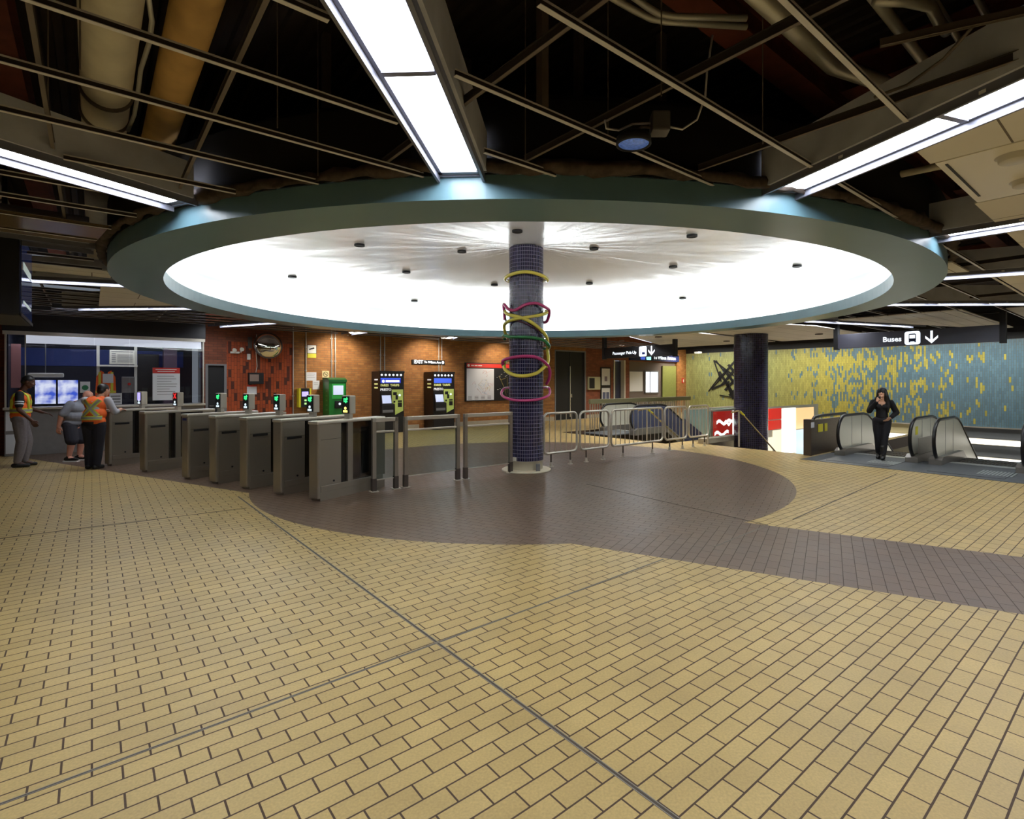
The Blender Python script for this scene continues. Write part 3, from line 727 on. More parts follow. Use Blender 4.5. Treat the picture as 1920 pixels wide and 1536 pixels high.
tiles(box_clip(sector(-70.4, -48), c0=5.44, s1=1.02, s0=-4), GZ, 'beige ceiling tiles between the diffuser panel and the thin bright light')
tiles(box_clip(sector(-48, -25), s1=1.02, s0=-4), GZ, 'beige ceiling tiles at right, just below the thin bright light')
tiles(box_clip(sector(-48, -25), c0=7.9, c1=9.2, s0=1.7), GZ, 'small beige tile triangle touching the right end of the ring')
tiles(box_clip(sector(-25, -1.5), s1=1.6, s0=-3), GZ, 'beige ceiling tiles at the right edge above the buses sign')
tiles(box_clip(sector(-1.5, 21), c0=13.3, s0=2.7, s1=5.0), GZ, 'long beige tile wedge just above the buses sign')
tiles(box_clip(sector(-1.5, 21), c0=13.8, s1=2.1, s0=-1), GZ, 'beige ceiling tiles right of the buses sign hanger')
tiles(box_clip(sector(21, 42.5, pad=.03), c1=17.2, s0=5.4), 2.95, 'flat beige ceiling between the ring and the top of the buses sign')
tiles(box_clip(sector(42.5, 64.6, pad=.2), c1=17.2, s1=12.2), 2.95, 'flat beige ceiling above the thick dark column and the green wall')
tiles(box_clip(sector(177, 200), s0=10.4, c1=2, c0=.1), GZ, 'beige ceiling tiles below the left end of the ring')
tiles(box_clip(sector(200, 222.4), s0=8.9, c1=.2, s1=9.5, c0=-.6), GZ, 'small beige tile left of the ring')
b = MB().prism([(-2.6, 6.42), (.12, 6.42), (.02, 7.25), (-2.6, 7.25)], 0, .02)
tag(b.build('ceiling_panel', mat('glossy_brown_panel', (112, 96, 76), .25), loc=(0, 0, GZ+.01), rz=TH), 'shiny brown ceiling panel beside the left end of the ring, reflecting the screen', 'ceiling panel')

# diffuser panel with round ports
r = empty('air_diffuser_panel', W(4.24, -.18, GZ), TH, 'beige metal ceiling panel with raised round air ports at upper right', 'air diffuser')
MB().box(0, 1.18, 0, 1.18, 0, .016, .004).build('face_plate', mat('cream_metal', (234, 228, 212), .35), r)
for i, (x, y) in enumerate([(.24, .82), (.86, .84), (.5, .40), (.95, .30), (.15, .15)]):
    MB().lathe([(0, -.035), (.075, -.035), (.082, -.03), (.085, -.002), (.10, 0), (.10, .004)], 28).build('air_port', mat('cream_port', (210, 204, 190), .4), r, loc=(x, y, -.001))
MB().box(.06, 1.0, 1.125, 1.14, -.004, .0).build('slot', M_BLACK, r)

# ================================================================== ABOVE THE GRID
def pipe(pts, r, m, lab, name, cat, group=None, n=16):
    P = [Vector(p) for p in pts]; base = P[0].copy()
    o = MB().tube([p-base for p in P], r, n).build(name, m, loc=base); tag(o, lab, cat, group); return o
def duct(c, s0, s1, z, r, m, lab, bands):
    root = empty('round_duct', W(c, s0, z), TH+math.pi/2, lab, 'duct')
    MB().tube([(0, 0, 0), ((s1-s0)*.5, 0, 0), (s1-s0, 0, 0)], r, 32).build('duct_body', m, root)
    for s in bands: MB().tube([(s-s0, 0, 0), (s-s0+.04, 0, 0)], r+.014, 32).build('band', M_BARD, root)
    return root
duct(.08, 1, 12.2, 3.75, .145, M_DUCT, 'thick pale grey insulated duct at upper left', (4.9, 5.35, 9))
duct(.45, 1, 11, 3.78, .12, M_DUCTY, 'yellowed insulated duct right of the pale grey one', (5.9, 6.2))
duct(-.9, 7.5, 12, 3.9, .1, M_DUCT, 'short grey duct above the hanging screen', (9,))
def beam(p, q, h, wd, lab):
    p, q = Vector(p), Vector(q); L = (q-p).length; a = math.atan2(q.y-p.y, q.x-p.x)
    b = MB(); b.box(0, L, -wd/2, wd/2, 0, .015).box(0, L, -wd/2, wd/2, h-.015, h).box(0, L, -.006, .006, .015, h-.015)
    o = b.build('steel_beam', M_BEAM, loc=p, rz=a); tag(o, lab, 'steel beam', 'rust red roof beams'); return o
beam(W(-.55, 0, 4.2), W(-.55, 16.7, 4.2), .3, .22, 'rust red roof beam at the upper left corner beside the pale duct')
beam(W(-4, 2.05, 4.15), W(24, 2.05, 4.15), .3, .22, 'rust red roof beam running to the right above the round overhead lamp')
beam(W(1.35, -3, 4.22), W(1.35, 1.9, 4.22), .28, .2, 'rust red roof beam above the overhead light')
beam(W(5.2, -3, 4.22), W(5.2, 1.9, 4.22), .28, .2, 'rust red roof beam above the upper right light')
beam(W(9, -3, 4.22), W(9, 1.9, 4.22), .28, .2, 'rust red roof beam above the thin bright light')
beam(W(-4, 11.5, 4.22), W(-.7, 11.5, 4.22), .28, .2, 'rust red roof beam above the booth')
beam(W(14.2, 2.3, 4.2), W(14.2, 16.7, 4.2), .3, .2, 'rust red roof beam above the escalators')
beam(W(-4, 4.6, 4.25), W(-.7, 4.6, 4.25), .25, .18, 'rust red roof beam behind the pale duct at far left')
beam(W(.6, 3.6, 4.25), W(3.2, 1.2, 4.25), .2, .14, 'slanting rust red brace left of the round overhead lamp')
PC = 'conduits above the grid'
pipe([W(2.1, 1.50, 3.82), W(3.9, 1.50, 3.82), W(4.4, 1.35, 3.82), W(9, 1.35, 3.82)], .055, M_COND, 'thickest bare metal pipe at upper right', 'metal_pipe', 'pipe', PC)
pipe([W(2.3, 1.12, 3.9), W(9, 1.12, 3.9)], .034, M_COND, 'bare metal pipe next right of the thickest one', 'metal_pipe', 'pipe', PC)
pipe([W(2.3, .86, 3.8), W(9, .86, 3.8)], .019, M_COND, 'left one of two slim parallel pipes at upper right', 'metal_pipe', 'pipe', PC)
pipe([W(2.3, .70, 3.8), W(9, .70, 3.8)], .019, M_COND, 'right one of two slim parallel pipes at upper right', 'metal_pipe', 'pipe', PC)
pipe([Gz(1090, -40, 3.9), Gz(1160, 3, 3.9), Gz(1190, 20, 3.9), Gz(1220, 35, 3.9), Gz(1250, 41, 3.9), Gz(1400, 50, 3.9)], .02, M_COND, 'lower one of two bent conduits at top centre right', 'bent_conduit', 'conduit', PC)
pipe([Gz(1120, -45, 3.9), Gz(1185, -8, 3.9), Gz(1215, 14, 3.9), Gz(1235, 26, 3.9), Gz(1265, 31, 3.9), Gz(1400, 34, 3.9)], .02, M_COND, 'upper one of two bent conduits at top centre right', 'bent_conduit', 'conduit', PC)
pipe([Gz(278, -10, 3.5), Gz(285, 40, 3.5), Gz(280, 80, 3.5), Gz(264, 130, 3.5), Gz(258, 180, 3.5), Gz(252, 215, 3.5), Gz(240, 245, 3.5)], .012, M_COND, 'wavy grey cable hanging between the two insulated ducts', 'cable', 'cable')
pipe([Gz(1640, 0, 3.7), Gz(1700, 2, 3.7), Gz(1745, 12, 3.7), Gz(1760, 40, 3.7), Gz(1775, 60, 3.7)], .03, M_COND, 'curved pipe at the top right corner', 'bent_conduit', 'conduit', PC)
pipe([Gz(1500, 345, 3.5), Gz(1560, 348, 3.5), Gz(1620, 345, 3.5), Gz(1650, 335, 3.5), Gz(1760, 312, 3.5), Gz(1900, 290, 3.5)], .03, M_DUCT, 'pale pipe seen below the upper right light', 'metal_pipe', 'pipe', PC)
# short broken channel hanging at upper right
b = MB(); b.box(0, .62, -.012, .012, 0, .003).box(0, .62, -.003, .003, 0, .04)
p = Gz(1650, 88, 3.3); q = Gz(1822, 50, 3.3)
tag(b.build('loose_channel', M_BARD, loc=p, rz=math.atan2(q.y-p.y, q.x-p.x)), 'loose end of dark channel hanging near the top right corner', 'ceiling channel')
pipe([Gz(1822, 52, 3.3), Gz(1770, 110, 3.28), Gz(1700, 160, 3.22), Gz(1640, 182, 3.16)], .008, M_BARD, 'bent dark rod dropping from the loose channel', 'bent_rod', 'rod')
for p, q, lab in [((885, 213), (1035, 219), 'upper rust red brace behind the overhead light'), ((905, 249), (1135, 254), 'lower rust red brace behind the round overhead lamp'), ((540, 268), (760, 252), 'rust red brace left of the overhead light'), ((1250, 246), (1420, 262), 'rust red brace right of the round overhead lamp')]:
    beam(Gz(*p, 3.75), Gz(*q, 3.75), .1, .09, lab)
for u, v, lab in [(1017, 205, 'dark steel post hanging above the second grid bar, right of the overhead light'), (875, 330, 'short dark post at the ring beside the overhead light'), (1240, 300, 'dark steel post behind the round overhead lamp'), (1085, 290, 'dark steel post left of the round overhead lamp'), (612, 300, 'dark steel post left of the overhead light near the ring')]:
    x, y = G(u, v, 3.5); tag(MB().box(-.03, .03, -.03, .03, 0, DECK-3.55).build('steel_post', M_BARD, loc=(x, y, 3.5), rz=TH), lab, 'steel post', 'posts in the dark roof space')
# hanger rods
for i, (u, v, zz_) in enumerate([(596, 330, 3.08), (985, 300, 3.08), (1140, 262, 3.08), (1240, 180, 3.08), (1430, 270, 3.08), (150, 130, 3.08), (90, 230, 3.08), (520, 240, 3.08)]):
    x, y = G(u, v, 3.1)
    tag(MB().cyl((0, 0, 0), (0, 0, DECK-3.1), .0035, n=6).build('hanger_rod', M_BARD, loc=(x, y, 3.1)), 'thin hanger rod between the open grid and the roof deck', 'rod', 'thin hanger rods')
# round overhead lamp with swivel bracket
p = Gz(1188, 268, 2.98)
r = empty('round_ceiling_lamp', p, 0, 'round black overhead lamp with a blue-grey glass face', 'lamp')
MB().lathe([(0, .05), (.07, .05), (.095, .03), (.098, -.01), (.088, -.014), (.086, 0), (.0, 0)], 36).build('lamp_shade', M_BLACK, r)
MB().lathe([(0, -.004), (.084, -.004), (.084, .002), (0, .002)], 36).build('glass', mat('blue_grey_glass', (120, 160, 240), .25, emit=(90, 120, 200), es=.12, noise_amt=.5, nscale=60), r)
MB().tube([(.0, 0, .05), (.05, .02, .10), (.12, .03, .10)], .008).build('arm', M_BARD, r)
MB().box(.10, .20, -.03, .07, .06, .17, .01).build('junction_box', mat('dusty_dark_box', (96, 94, 96), .7), r)
MB().tube([(.2, .02, .1), (.28, .03, .09), (.36, .02, .14), (.40, .0, .26), (.41, 0, .4), (.44, 0, .6)], .006).build('flex_cable', M_BAR, r)
MB().tube([(.1, .02, .12), (.0, .03, .12), (-.08, .02, .08), (-.15, .02, .09), (-.16, .0, .13)], .006).build('flex_cable', M_BAR, r)
# small white block on the rim
p = Gz(392, 375, 3.12)
r = empty('fire_pipe_stub', p, 0, 'white pipe stub with red bracket on the rim at upper left', 'pipe stub')
MB().cyl((0, 0, 0), (0, 0, .14), .014).build('pipe', M_WHITE, r); MB().box(-.05, .02, -.02, .02, -.02, .0).build('foot', M_WHITE, r)
MB().box(.03, .14, .02, .04, .08, .2).build('bracket', M_BEAM, r)

# ================================================================== FARE GATES
LD = math.radians(61)                          # direction a passenger walks through
ROW = Vector((-.868, .497, 0))
G7 = Vector((-3.03, 7.257, 0))
def gate(pos, side_slot=True):
    """local: x runs along the walkway, y to the left; origin at the front right corner"""
    r = bpy.data.objects.new('fare_gate', None); COL.objects.link(r); r.location = pos; r.rotation_euler = (0, 0, LD); r.empty_display_size = .1
    wd = .19
    f = MB()
    f.prism(rrect(0, .05, 0, wd, .02, 3), .04, 1.06)                       # front edge profile
    f.box(.045, .40, .008, wd-.008, .12, 1.055)                            # front housing
    f.box(.045, 1.24, .006, wd-.006, .0, .12)                              # plinth
    f.box(.055, 1.2, .0, wd, .115, .20, .004)                              # lower rail
    f.box(.52, .61, .004, wd-.004, .20, 1.06)                              # middle post
    f.box(1.02, 1.245, .004, wd-.004, .20, 1.06)                           # rear housing
    f.build('body', M_STEEL2, r)
    t = MB(); t.box(-.01, 1.25, -.006, wd+.006, 1.055, 1.10, .014); t.build('top_rail', M_STEEL, r)
    g = MB(); g.m(0).box(.40, .52, .03, .045, .2, 1.055).box(.61, 1.02, .03, .045, .2, 1.055); g.box(.40, .52, wd-.045, wd-.03, .2, 1.055).box(.61, 1.02, wd-.045, wd-.03, .2, 1.055)
    g.build('window_pane', GL_SMOKE, r)
    p = MB(); p.box(.86, .98, .07, wd-.07, .26, .96, .01); p.build('paddle', M_BLACK, r)
    for y0, y1 in ((-.003, .006), (wd-.006, wd+.003)):
        if side_slot: MB().box(.10, .34, y0, y1, .80, .835).build('slot', M_BLACK, r)
        MB().cyl((.27, y0, .25), (.27, y1, .25), .014, n=12).build('lock', M_BLACK, r)
    MB().box(.06, .395, .0025, .0085, .838, .842).build('panel_seam', M_DARK, r)
    return r
GL_SMOKE = glass_material('smoked_glass', (.75, .75, .75), .75, .04)
def reader(r, kind):
    h = MB(); h.box(.55, .66, .0, .17, 1.17, 1.44, .014); h.box(.57, .63, .03, .14, 1.10, 1.17)
    hd = h.build('reader_head', M_STEEL, r)
    a = MB(); a.box(.545, .551, .01, .16, 1.18, 1.43, .002); a.build('reader_face', M_BLACK, hd)
    # lit symbols on the face that looks back at the passenger (towards -x)
    def fx(poly, m, nm):
        b = MB(); b.prism(poly, .541, .546, 'x'); b.build(nm, m, hd)
    if kind == 'red':
        for sg in (1, -1):
            b = MB(); 
            for t in range(7):
                yy = .085+sg*(t-3)*.012; zz = 1.37+(t-3)*.014; b.box(.541, .546, yy-.008, yy+.008, zz-.008, zz+.008)
            b.build('stop_cross', M_RLED, hd)
    elif kind == 'lilac':
        b = MB(); b.box(.541, .546, .03, .14, 1.26, 1.42); b.build('screen', mat('lilac_screen', (150, 140, 220), .3, emit=(150, 140, 225), es=.9), hd)
    else:
        b = MB(); b.box(.541, .546, .045, .12, 1.345, 1.36).box(.541, .546, .105, .12, 1.36, 1.40).box(.541, .546, .06, .12, 1.385, 1.40)
        b.prism([(.06, 1.365), (.06, 1.42), (.035, 1.392)], .541, .546, 'x'); b.box(.541, .546, .07, .085, 1.33, 1.385)
        b.build('go_arrow', M_GLED, hd)
    b = MB(); b.box(.541, .546, .045, .13, 1.195, 1.225); b.cyl((.541, .087, 1.255), (.546, .087, 1.255), .022, n=14)
    b.build('tap_label', M_YLED if kind == 'yellow' else M_WLED, hd)
KS = [('c7', 0, 'yellow', 'stainless fare gate nearest the railings, its side fully visible, yellow tap label'),
      ('c6', .80, 'green', 'stainless fare gate second from the railings, beside the nearest one'),
      ('c5', 1.63, 'green', 'stainless fare gate third from the railings, in front of the brick wall corner'),
      ('c4', 2.465, 'green', 'stainless fare gate fourth from the railings, its reader over the white wall notice'),
      ('c3', 3.295, 'green', 'stainless fare gate right of the wide aisle, its reader in front of the black doorway'),
      ('c2', 4.735, 'red', 'stainless fare gate with the red cross left of the wide aisle'),
      ('c1', 6.12, 'lilac', 'stainless fare gate farthest left, beside the worker seen from behind')]
gn = gate(G7, False); g0 = gate(G7+ROW*.8); gates = [gn, g0]
for i in range(2, 7):
    g = g0.copy(); COL.objects.link(g)
    for ch in list(g0.children):
        c_ = ch.copy(); COL.objects.link(c_); c_.parent = g
    gates.append(g)
for g, (nm, t, kind, lab) in zip(gates, KS):
    g.location = G7+ROW*t; tag(g, lab, 'fare gate', 'row of fare gates'); reader(g, kind)
MB().box(-.004, .0, .03, .15, .99, 1.03).build('blue_sticker', M_NAVY, gates[4])
# sliding glass leaves of the wide aisle
for t, lab in ((4.62, 'swing glass gate leaf closing the wide aisle by the red cross'), (6.0, 'swing glass gate leaf beside the farthest fare gate')):
    r = empty('gate_leaf', G7+ROW*t+Vector((math.cos(LD), math.sin(LD), 0))*.8, LD, lab, 'gate leaf')
    MB().box(0, .02, -.56, -.04, .25, 1.0).build('glass_leaf', M_GLASSG, r); MB().cyl((.01, -.02, 0), (.01, -.02, 1.02), .022).build('hinge_post', M_STEEL, r)
    MB().box(-.01, .03, -.58, -.0, .98, 1.02, .005).box(-.01, .03, -.58, -.0, .22, .26, .005).build('rail', M_STEEL, r)

# ================================================================== GLASS BARRIERS AND HOOP RAILINGS (line s = 7.67)
def barrier(c0, c1, lab):
    r = empty('glass_barrier', W(c0, 7.67), TH, lab, 'barrier', 'square-framed glass barriers'); L = c1-c0
    for x in (0.03, L-.03):
        MB().box(x-.03, x+.03, -.03, .03, .1, 1.10, .006).build('post', M_STEEL2, r)
        MB().box(x-.035, x+.035, -.035, .035, .01, .2, .008).build('boot', M_DSTEEL, r)
        MB().box(x-.06, x+.06, -.055, .055, 0, .012).build('base_plate', M_STEEL, r)
    MB().box(0, L, -.03, .03, 1.04, 1.10, .006).build('top_rail', M_STEEL, r)
    MB().box(.06, L-.06, -.015, .015, .875, .905, .004).box(.06, L-.06, -.01, .01, .165, .18).build('glass_clamp', M_STEEL, r)
    MB().box(.06, L-.06, -.005, .005, .18, .875).build('glass', M_GLASSG, r)
barrier(3.19, 3.60, 'narrow glass barrier overlapping the end of the nearest fare gate')
barrier(3.70, 4.70, 'middle glass barrier between the narrow one and the column')
barrier(4.79, 5.80, 'glass barrier touching the left side of the column')
def hooprail(c0, c1, lab, nb):
    L = c1-c0; r = empty('hoop_railing', W(c0, 7.70), TH, lab, 'railing', 'round-cornered steel railings')
    p = rrect(.02, L-.02, .26, 1.03, .10, 4)
    MB().tube([(x, 0, z) for x, z in p], .024, 10, True).build('hoop', M_STEEL, r)
    b = MB()
    for i in range(nb):
        x = .02+(L-.04)*(i+1)/(nb+1); b = MB().cyl((x, 0, .27), (x, 0, 1.02), .009, n=8); b.build('bar', M_STEEL, r)
    for x in (L*.22, L*.78):
        l = MB().cyl((x, 0, 0), (x, 0, .27), .016, n=10); lo_ = l.build('leg', M_DSTEEL, r)
        MB().cyl((x, 0, 0), (x, 0, .09), .032, .026, n=12).cyl((x, 0, 0), (x, 0, .012), .055, n=14).build('foot', M_STEEL, lo_)
hooprail(6.57, 7.48, 'round-cornered steel railing touching the right side of the column', 5)
hooprail(7.53, 8.42, 'second round-cornered steel railing from the column', 5)
hooprail(8.46, 10.28, 'widest round-cornered steel railing, in front of the escalator', 11)
hooprail(10.33, 11.25, 'fourth round-cornered steel railing from the column', 5)
hooprail(11.30, 12.20, 'last round-cornered steel railing, beside the stair opening', 5)

# ================================================================== ESCALATORS
def balustrade(r, y, face, stickers, L=3.1, depth=4.6, pm=None):
    """one side: local x = travel, newel at x=0. face=+1 means lit panel looks to -y"""
    H = .88; R = .40
    top = []                       # handrail path
    for i in range(13):
        a = math.radians(250-13.5*i)
        top.append((R+R*math.cos(a), H-R+R*math.sin(a)))
    top = [(x, z) for x, z in top]
    flat = 1.75; sl = math.tan(math.radians(31))
    path = top+[(R+.2, H), (flat-.25, H), (flat, H-.035), (flat+.25, H-.15), (flat+.5, H-.15-.25*sl*1.0), (flat+.5+depth, H-.15-.25*sl-depth*sl)]
    MB().tube([(x, y, z) for x, z in path], .034, 10).build('handrail', M_RUBBER, r)
    low = [(flat+.5+depth, -.15-.25*sl-depth*sl+.1), (flat+.5, -.15-.25*sl+.12), (flat, .10), (.25, .10), (.12, .16)]
    poly = [(x, z) for x, z in path]+low
    a = MB(); a.prism(poly, y-.018, y+.018, 'y'); a.build('panel', pm or M_BALU, r)
    # steel deck and skirt under the panel
    sk = [(.1, -.05), (.1, .1), (.22, .16), (flat, .16), (flat+.5, .16-.15-.25*sl+.02), (flat+.5+depth, .16-.15-.25*sl-depth*sl), (flat+.5+depth, -.3-.15-.25*sl-depth*sl), (flat+.4, -.3), (flat, -.05)]
    MB().prism(sk, y-.11, y+.11, 'y').build('skirt', M_SKIRT, r)
    j = MB()
    for x in (.75, 1.35): j.box(x-.004, x+.004, y-.021, y+.021, .16, H-.03)
    j.build('panel_joint', M_GREY, r)
    st = MB()
    if stickers:
        st.box(.30, .46, y-.022, y-.018, .55, .72).build('warning_sticker', M_YELS, r)
        MB().box(.12, 1.3, y-.12, y-.112, .17, .5).build('outer_cladding', M_SKIRT, r)
def escalator(c0, s_left, s_right, lab, stick=(False, True), pm=None):
    r = empty('escalator', W(c0, (s_left+s_right)/2), TH, lab, 'escalator', 'escalators going down'); h = (s_left-s_right)/2
    balustrade(r, h, 1, stick[0]); balustrade(r, -h, 1, stick[1], pm=pm)
    MB().box(-.9, .75, -h+.11, h-.11, -.02, .012).build('landing_plate', M_PLATE, r)
    MB().box(.55, .78, -h+.12, h-.12, .012, .018).build('comb', mat('aluminium_comb', (170, 172, 170), .35, .5), r)
    sl = math.tan(math.radians(31))
    for i in range(14):
        x = .78+i*.40; z = -.02 if x < 1.75 else -.02-(x-1.75)*sl*.95
        b = MB(); b.box(x, x+.40, -h+.12, h-.12, z-.25, z)
        for k in range(18): yy = -h+.14+k*(2*h-.28)/17; b.box(x, x+.395, yy-.008, yy+.008, z, z+.008)
        b.box(x+.39, x+.40, -h+.12, h-.12, z, z+.006)
        b.build('step', M_DSTEEL, r)
    return r
escalator(12.6, 4.74, 3.39, 'left one of the two bus escalators, with the woman in black stepping off')
escalator(12.6, 2.99, 1.69, 'right one of the two bus escalators, at the right edge')
escalator(12.9, 12.2, 10.9, 'distant escalator behind the hoop railings, under the passenger pick-up sign', stick=(False, False), pm=mat('blue_grey_steel_panel', (84, 88, 116), .22, .6))
# landing floor plates
b = MB(); b.box(11.45, 11.72, .3, 5.05, 0, .006).box(11.72, 13.1, .3, 5.05, 0, .004)
tag(b.build('landing_floor', M_PLATE, loc=(0, 0, 0), rz=TH), 'grey metal landing floor in front of the two bus escalators', 'floor plate')
for s_, lab in ((3.5, 'worn pale grating patch on the landing near the woman'), (1.75, 'long pale grating patch on the landing at the right edge')):
    b = MB(); 
    for k in range(10): b.box(12.0, 12.5 if s_ > 3 else 12.6, k*.05, k*.05+.03, 0, .006)
    tag(b.build('floor_grating', mat('pale_grating', (160, 166, 164), .4, .4), loc=W(0, s_, .0065), rz=TH), lab, 'grating')
# end wall panel and outer handrail left of the escalators
r = empty('newel_panel', W(12.2, 5.19), TH, 'dark steel end panel with yellow sticker left of the bus escalators', 'end panel')
MB().box(-.05, .12, -.07, .10, 0, .80, .01).build('end_post', M_DSTEEL, r)
MB().box(.12, 1.9, -.05, .05, 0, .78).build('panel', M_DSTEEL, r)
MB().tube([(.15, 0, .45), (.12, 0, .62), (.16, 0, .76), (.3, 0, .84), (.6, 0, .86), (2.0, 0, .86), (2.4, 0, .74), (5, 0, -.7)], .035, 10).build('handrail', M_RUBBER, r)
MB().box(.35, .6, -.056, -.05, .5, .68).box(.7, .85, -.056, -.05, .5, .68).build('warning_sticker', M_YELS, r)
MB().box(-.06, .1, -.075, -.07, .62, .74).build('notice', M_PAPER, r)

# stairs down beside the column and stairs in front of the distant escalator
def stairs(c0, s0_, s1_, lab, n=16):
    r = empty('staircase', W(c0, s0_), TH, lab, 'stairs'); 
    for i in range(n):
        MB().box(i*.29, i*.29+.31, 0, s1_-s0_, -.17*(i+1)-.16, -.17*(i+1)).build('step', mat('stone_step', (150, 140, 120), .6), r)
    return r
stairs(12.32, 5.3, 6.95, 'stairs going down behind the thick dark column')
stairs(11.52, 9.0, 10.6, 'stairs going down in front of the distant escalator')
def slope_rail(c0, s_, lab):
    r = empty('stair_handrail', W(c0, s_), TH, lab, 'handrail', 'sloping stair handrails')
    MB().cyl((0, 0, 0), (0, 0, .9), .02, n=10).build('post', M_STEEL, r)
    MB().tube([(-.35, 0, .88), (-.05, 0, .9), (0, 0, .90), (.1, 0, .86), (3.2, 0, -1.1)], .022, 10).build('rail', mat('brass_steel', (190, 170, 130), .25, .8), r)
    MB().cyl((.05, 0, .885), (.25, 0, .775), .026, n=10).build('yellow_tip', M_YELS, r)
    MB().cyl((1.8, 0, -.9), (1.8, 0, -.23), .018, n=8).build('post', M_STEEL, r)
slope_rail(12.5, 7.03, 'sloping stair handrail crossing in front of the thick dark column')
slope_rail(11.5, 9.15, 'sloping stair handrail in front of the distant escalator')
# backlit red and white glass wall along the stairs
r = empty('backlit_glass_wall', W(13.0, 8.13, 0), TH, 'backlit red, white and cream glass panels along the stairwell', 'backlit wall')
M_BR = mat('backlit_red_glass', (190, 40, 30), .2, emit=(196, 40, 28), es=.35); M_BW = mat('backlit_white_glass', (250, 250, 245), .2, emit=(255, 252, 245), es=1.1)
M_BC = mat('backlit_cream_glass', (230, 225, 190), .2, emit=(232, 226, 196), es=.5); M_BO = mat('backlit_amber_glass', (235, 190, 130), .2, emit=(240, 196, 140), es=.55); M_BB = mat('backlit_pale_blue_glass', (200, 225, 235), .2, emit=(196, 222, 236), es=.5)
MB().box(0, 6.9, .01, .03, -1.9, .84).build('backing_frame', M_STEEL, r)
def bpan(x0, x1, z0, z1, m): MB().box(x0+.015, x1-.015, -.01, .012, z0+.015, z1-.015, .006).build('glass_panel', m, r)
bpan(.1, 1.1, .08, .82, M_BR); bpan(1.1, 1.5, .08, .82, M_BW); bpan(1.5, 2.0, -.6, .82, M_BR)
bpan(2.0, 3.2, .42, .80, M_BR); bpan(2.0, 2.9, -.1, .42, M_BW); bpan(2.9, 4.1, .1, .42, M_BR); bpan(3.2, 4.1, .42, .8, M_BR)
bpan(2.2, 3.5, -1.3, -.1, M_BC); bpan(3.5, 4.1, -1.3, .1, M_BC); bpan(4.1, 5.1, -.75, .78, M_BW); bpan(4.1, 5.1, -1.6, -.75, M_BC)
bpan(5.1, 6.5, .02, .76, M_BO); bpan(5.1, 6.0, -1.6, .02, M_BB); bpan(6.0, 6.5, -.8, .02, M_BR); bpan(6.0, 6.5, -1.6, -.8, M_BC)
sw = MB()
for x0, z0, s_ in ((.25, .45, 1), (.15, .14, 1), (.65, .42, .6), (1.65, .4, .5)):
    P = [(x0+t*.09*s_, z0+.05*math.sin(t*1.1)) for t in range(9)]; sw.prism(P+[(x, z+.09) for x, z in P[::-1]], -.014, -.011, 'y')
sw.build('white_brush_shape', M_BW, r)
# low stone kerb and rail beside the stair opening
tag(MB().box(12.3, 13.9, 7.84, 8.08, 0, .14, .01).build('stone_kerb', M_CURB, loc=(0, 0, 0), rz=TH), 'low grey stone kerb beside the stair opening, under the red glass', 'kerb')
r = empty('stair_guard', W(12.3, 7.8), TH, 'clear glass stair guard with steel cap in front of the red backlit glass', 'guard')
MB().box(0, 2.1, -.02, .02, .86, .90, .006).build('cap_rail', M_STEEL, r); MB().box(.05, 2.05, -.005, .005, .15, .86).build('glass', M_GLASSG, r)
for x in (.02, 2.08): MB().cyl((x, 0, 0), (x, 0, .88), .02, n=10).build('post', M_STEEL, r)
# railing behind the distant escalator
r = empty('baluster_railing', W(13.2, 13.0), TH, 'wide railing with flat olive top board and close vertical bars behind the distant escalator', 'railing')
MB().box(0, 6.0, -.04, .04, .86, 1.02, .01).build('top_board', mat('olive_board', (136, 132, 96), .5), r)
for i in range(50): MB().box(i*.12+.02, i*.12+.05, -.015, .015, 0, .86).build('bar', M_STEEL, r)

# ================================================================== ON THE BRICK WALL (local x = c, front looks along -y)
WS = 16.77
def wloc(c, z=0, off=0.0): return W(c, WS-off, z)
def conduit(c, z0, lab):
    r = empty('wall_conduit', wloc(c, z0, .025), TH, lab, 'conduit', 'vertical conduits on the brick wall')
    MB().cyl((0, 0, 0), (0, 0, DECK-.3-z0), .016, n=10).build('tube', M_COND, r)
    b = MB()
    for z in (.5, 1.2): 
        if z0+z < 3: b.box(-.03, .03, .0, .022, z, z+.03)
    b.build('clamp', M_COND, r) if b.v else None
for c, z0, lab in [(4.56, 0, 'conduit marking the edge between orange upright bricks and brown bricks'), (4.92, 1.46, 'conduit running down to the yellow card reader'), (5.68, 1.76, 'left conduit above the green machine'), (5.79, 1.76, 'right conduit above the green machine'),
                   (7.26, 2.0, 'left conduit above the left ticket machine'), (7.40, 2.0, 'right conduit above the left ticket machine'), (9.42, 2.0, 'left conduit above the right ticket machine'), (9.54, 2.0, 'right conduit above the right ticket machine')]:
    conduit(c, z0, lab)

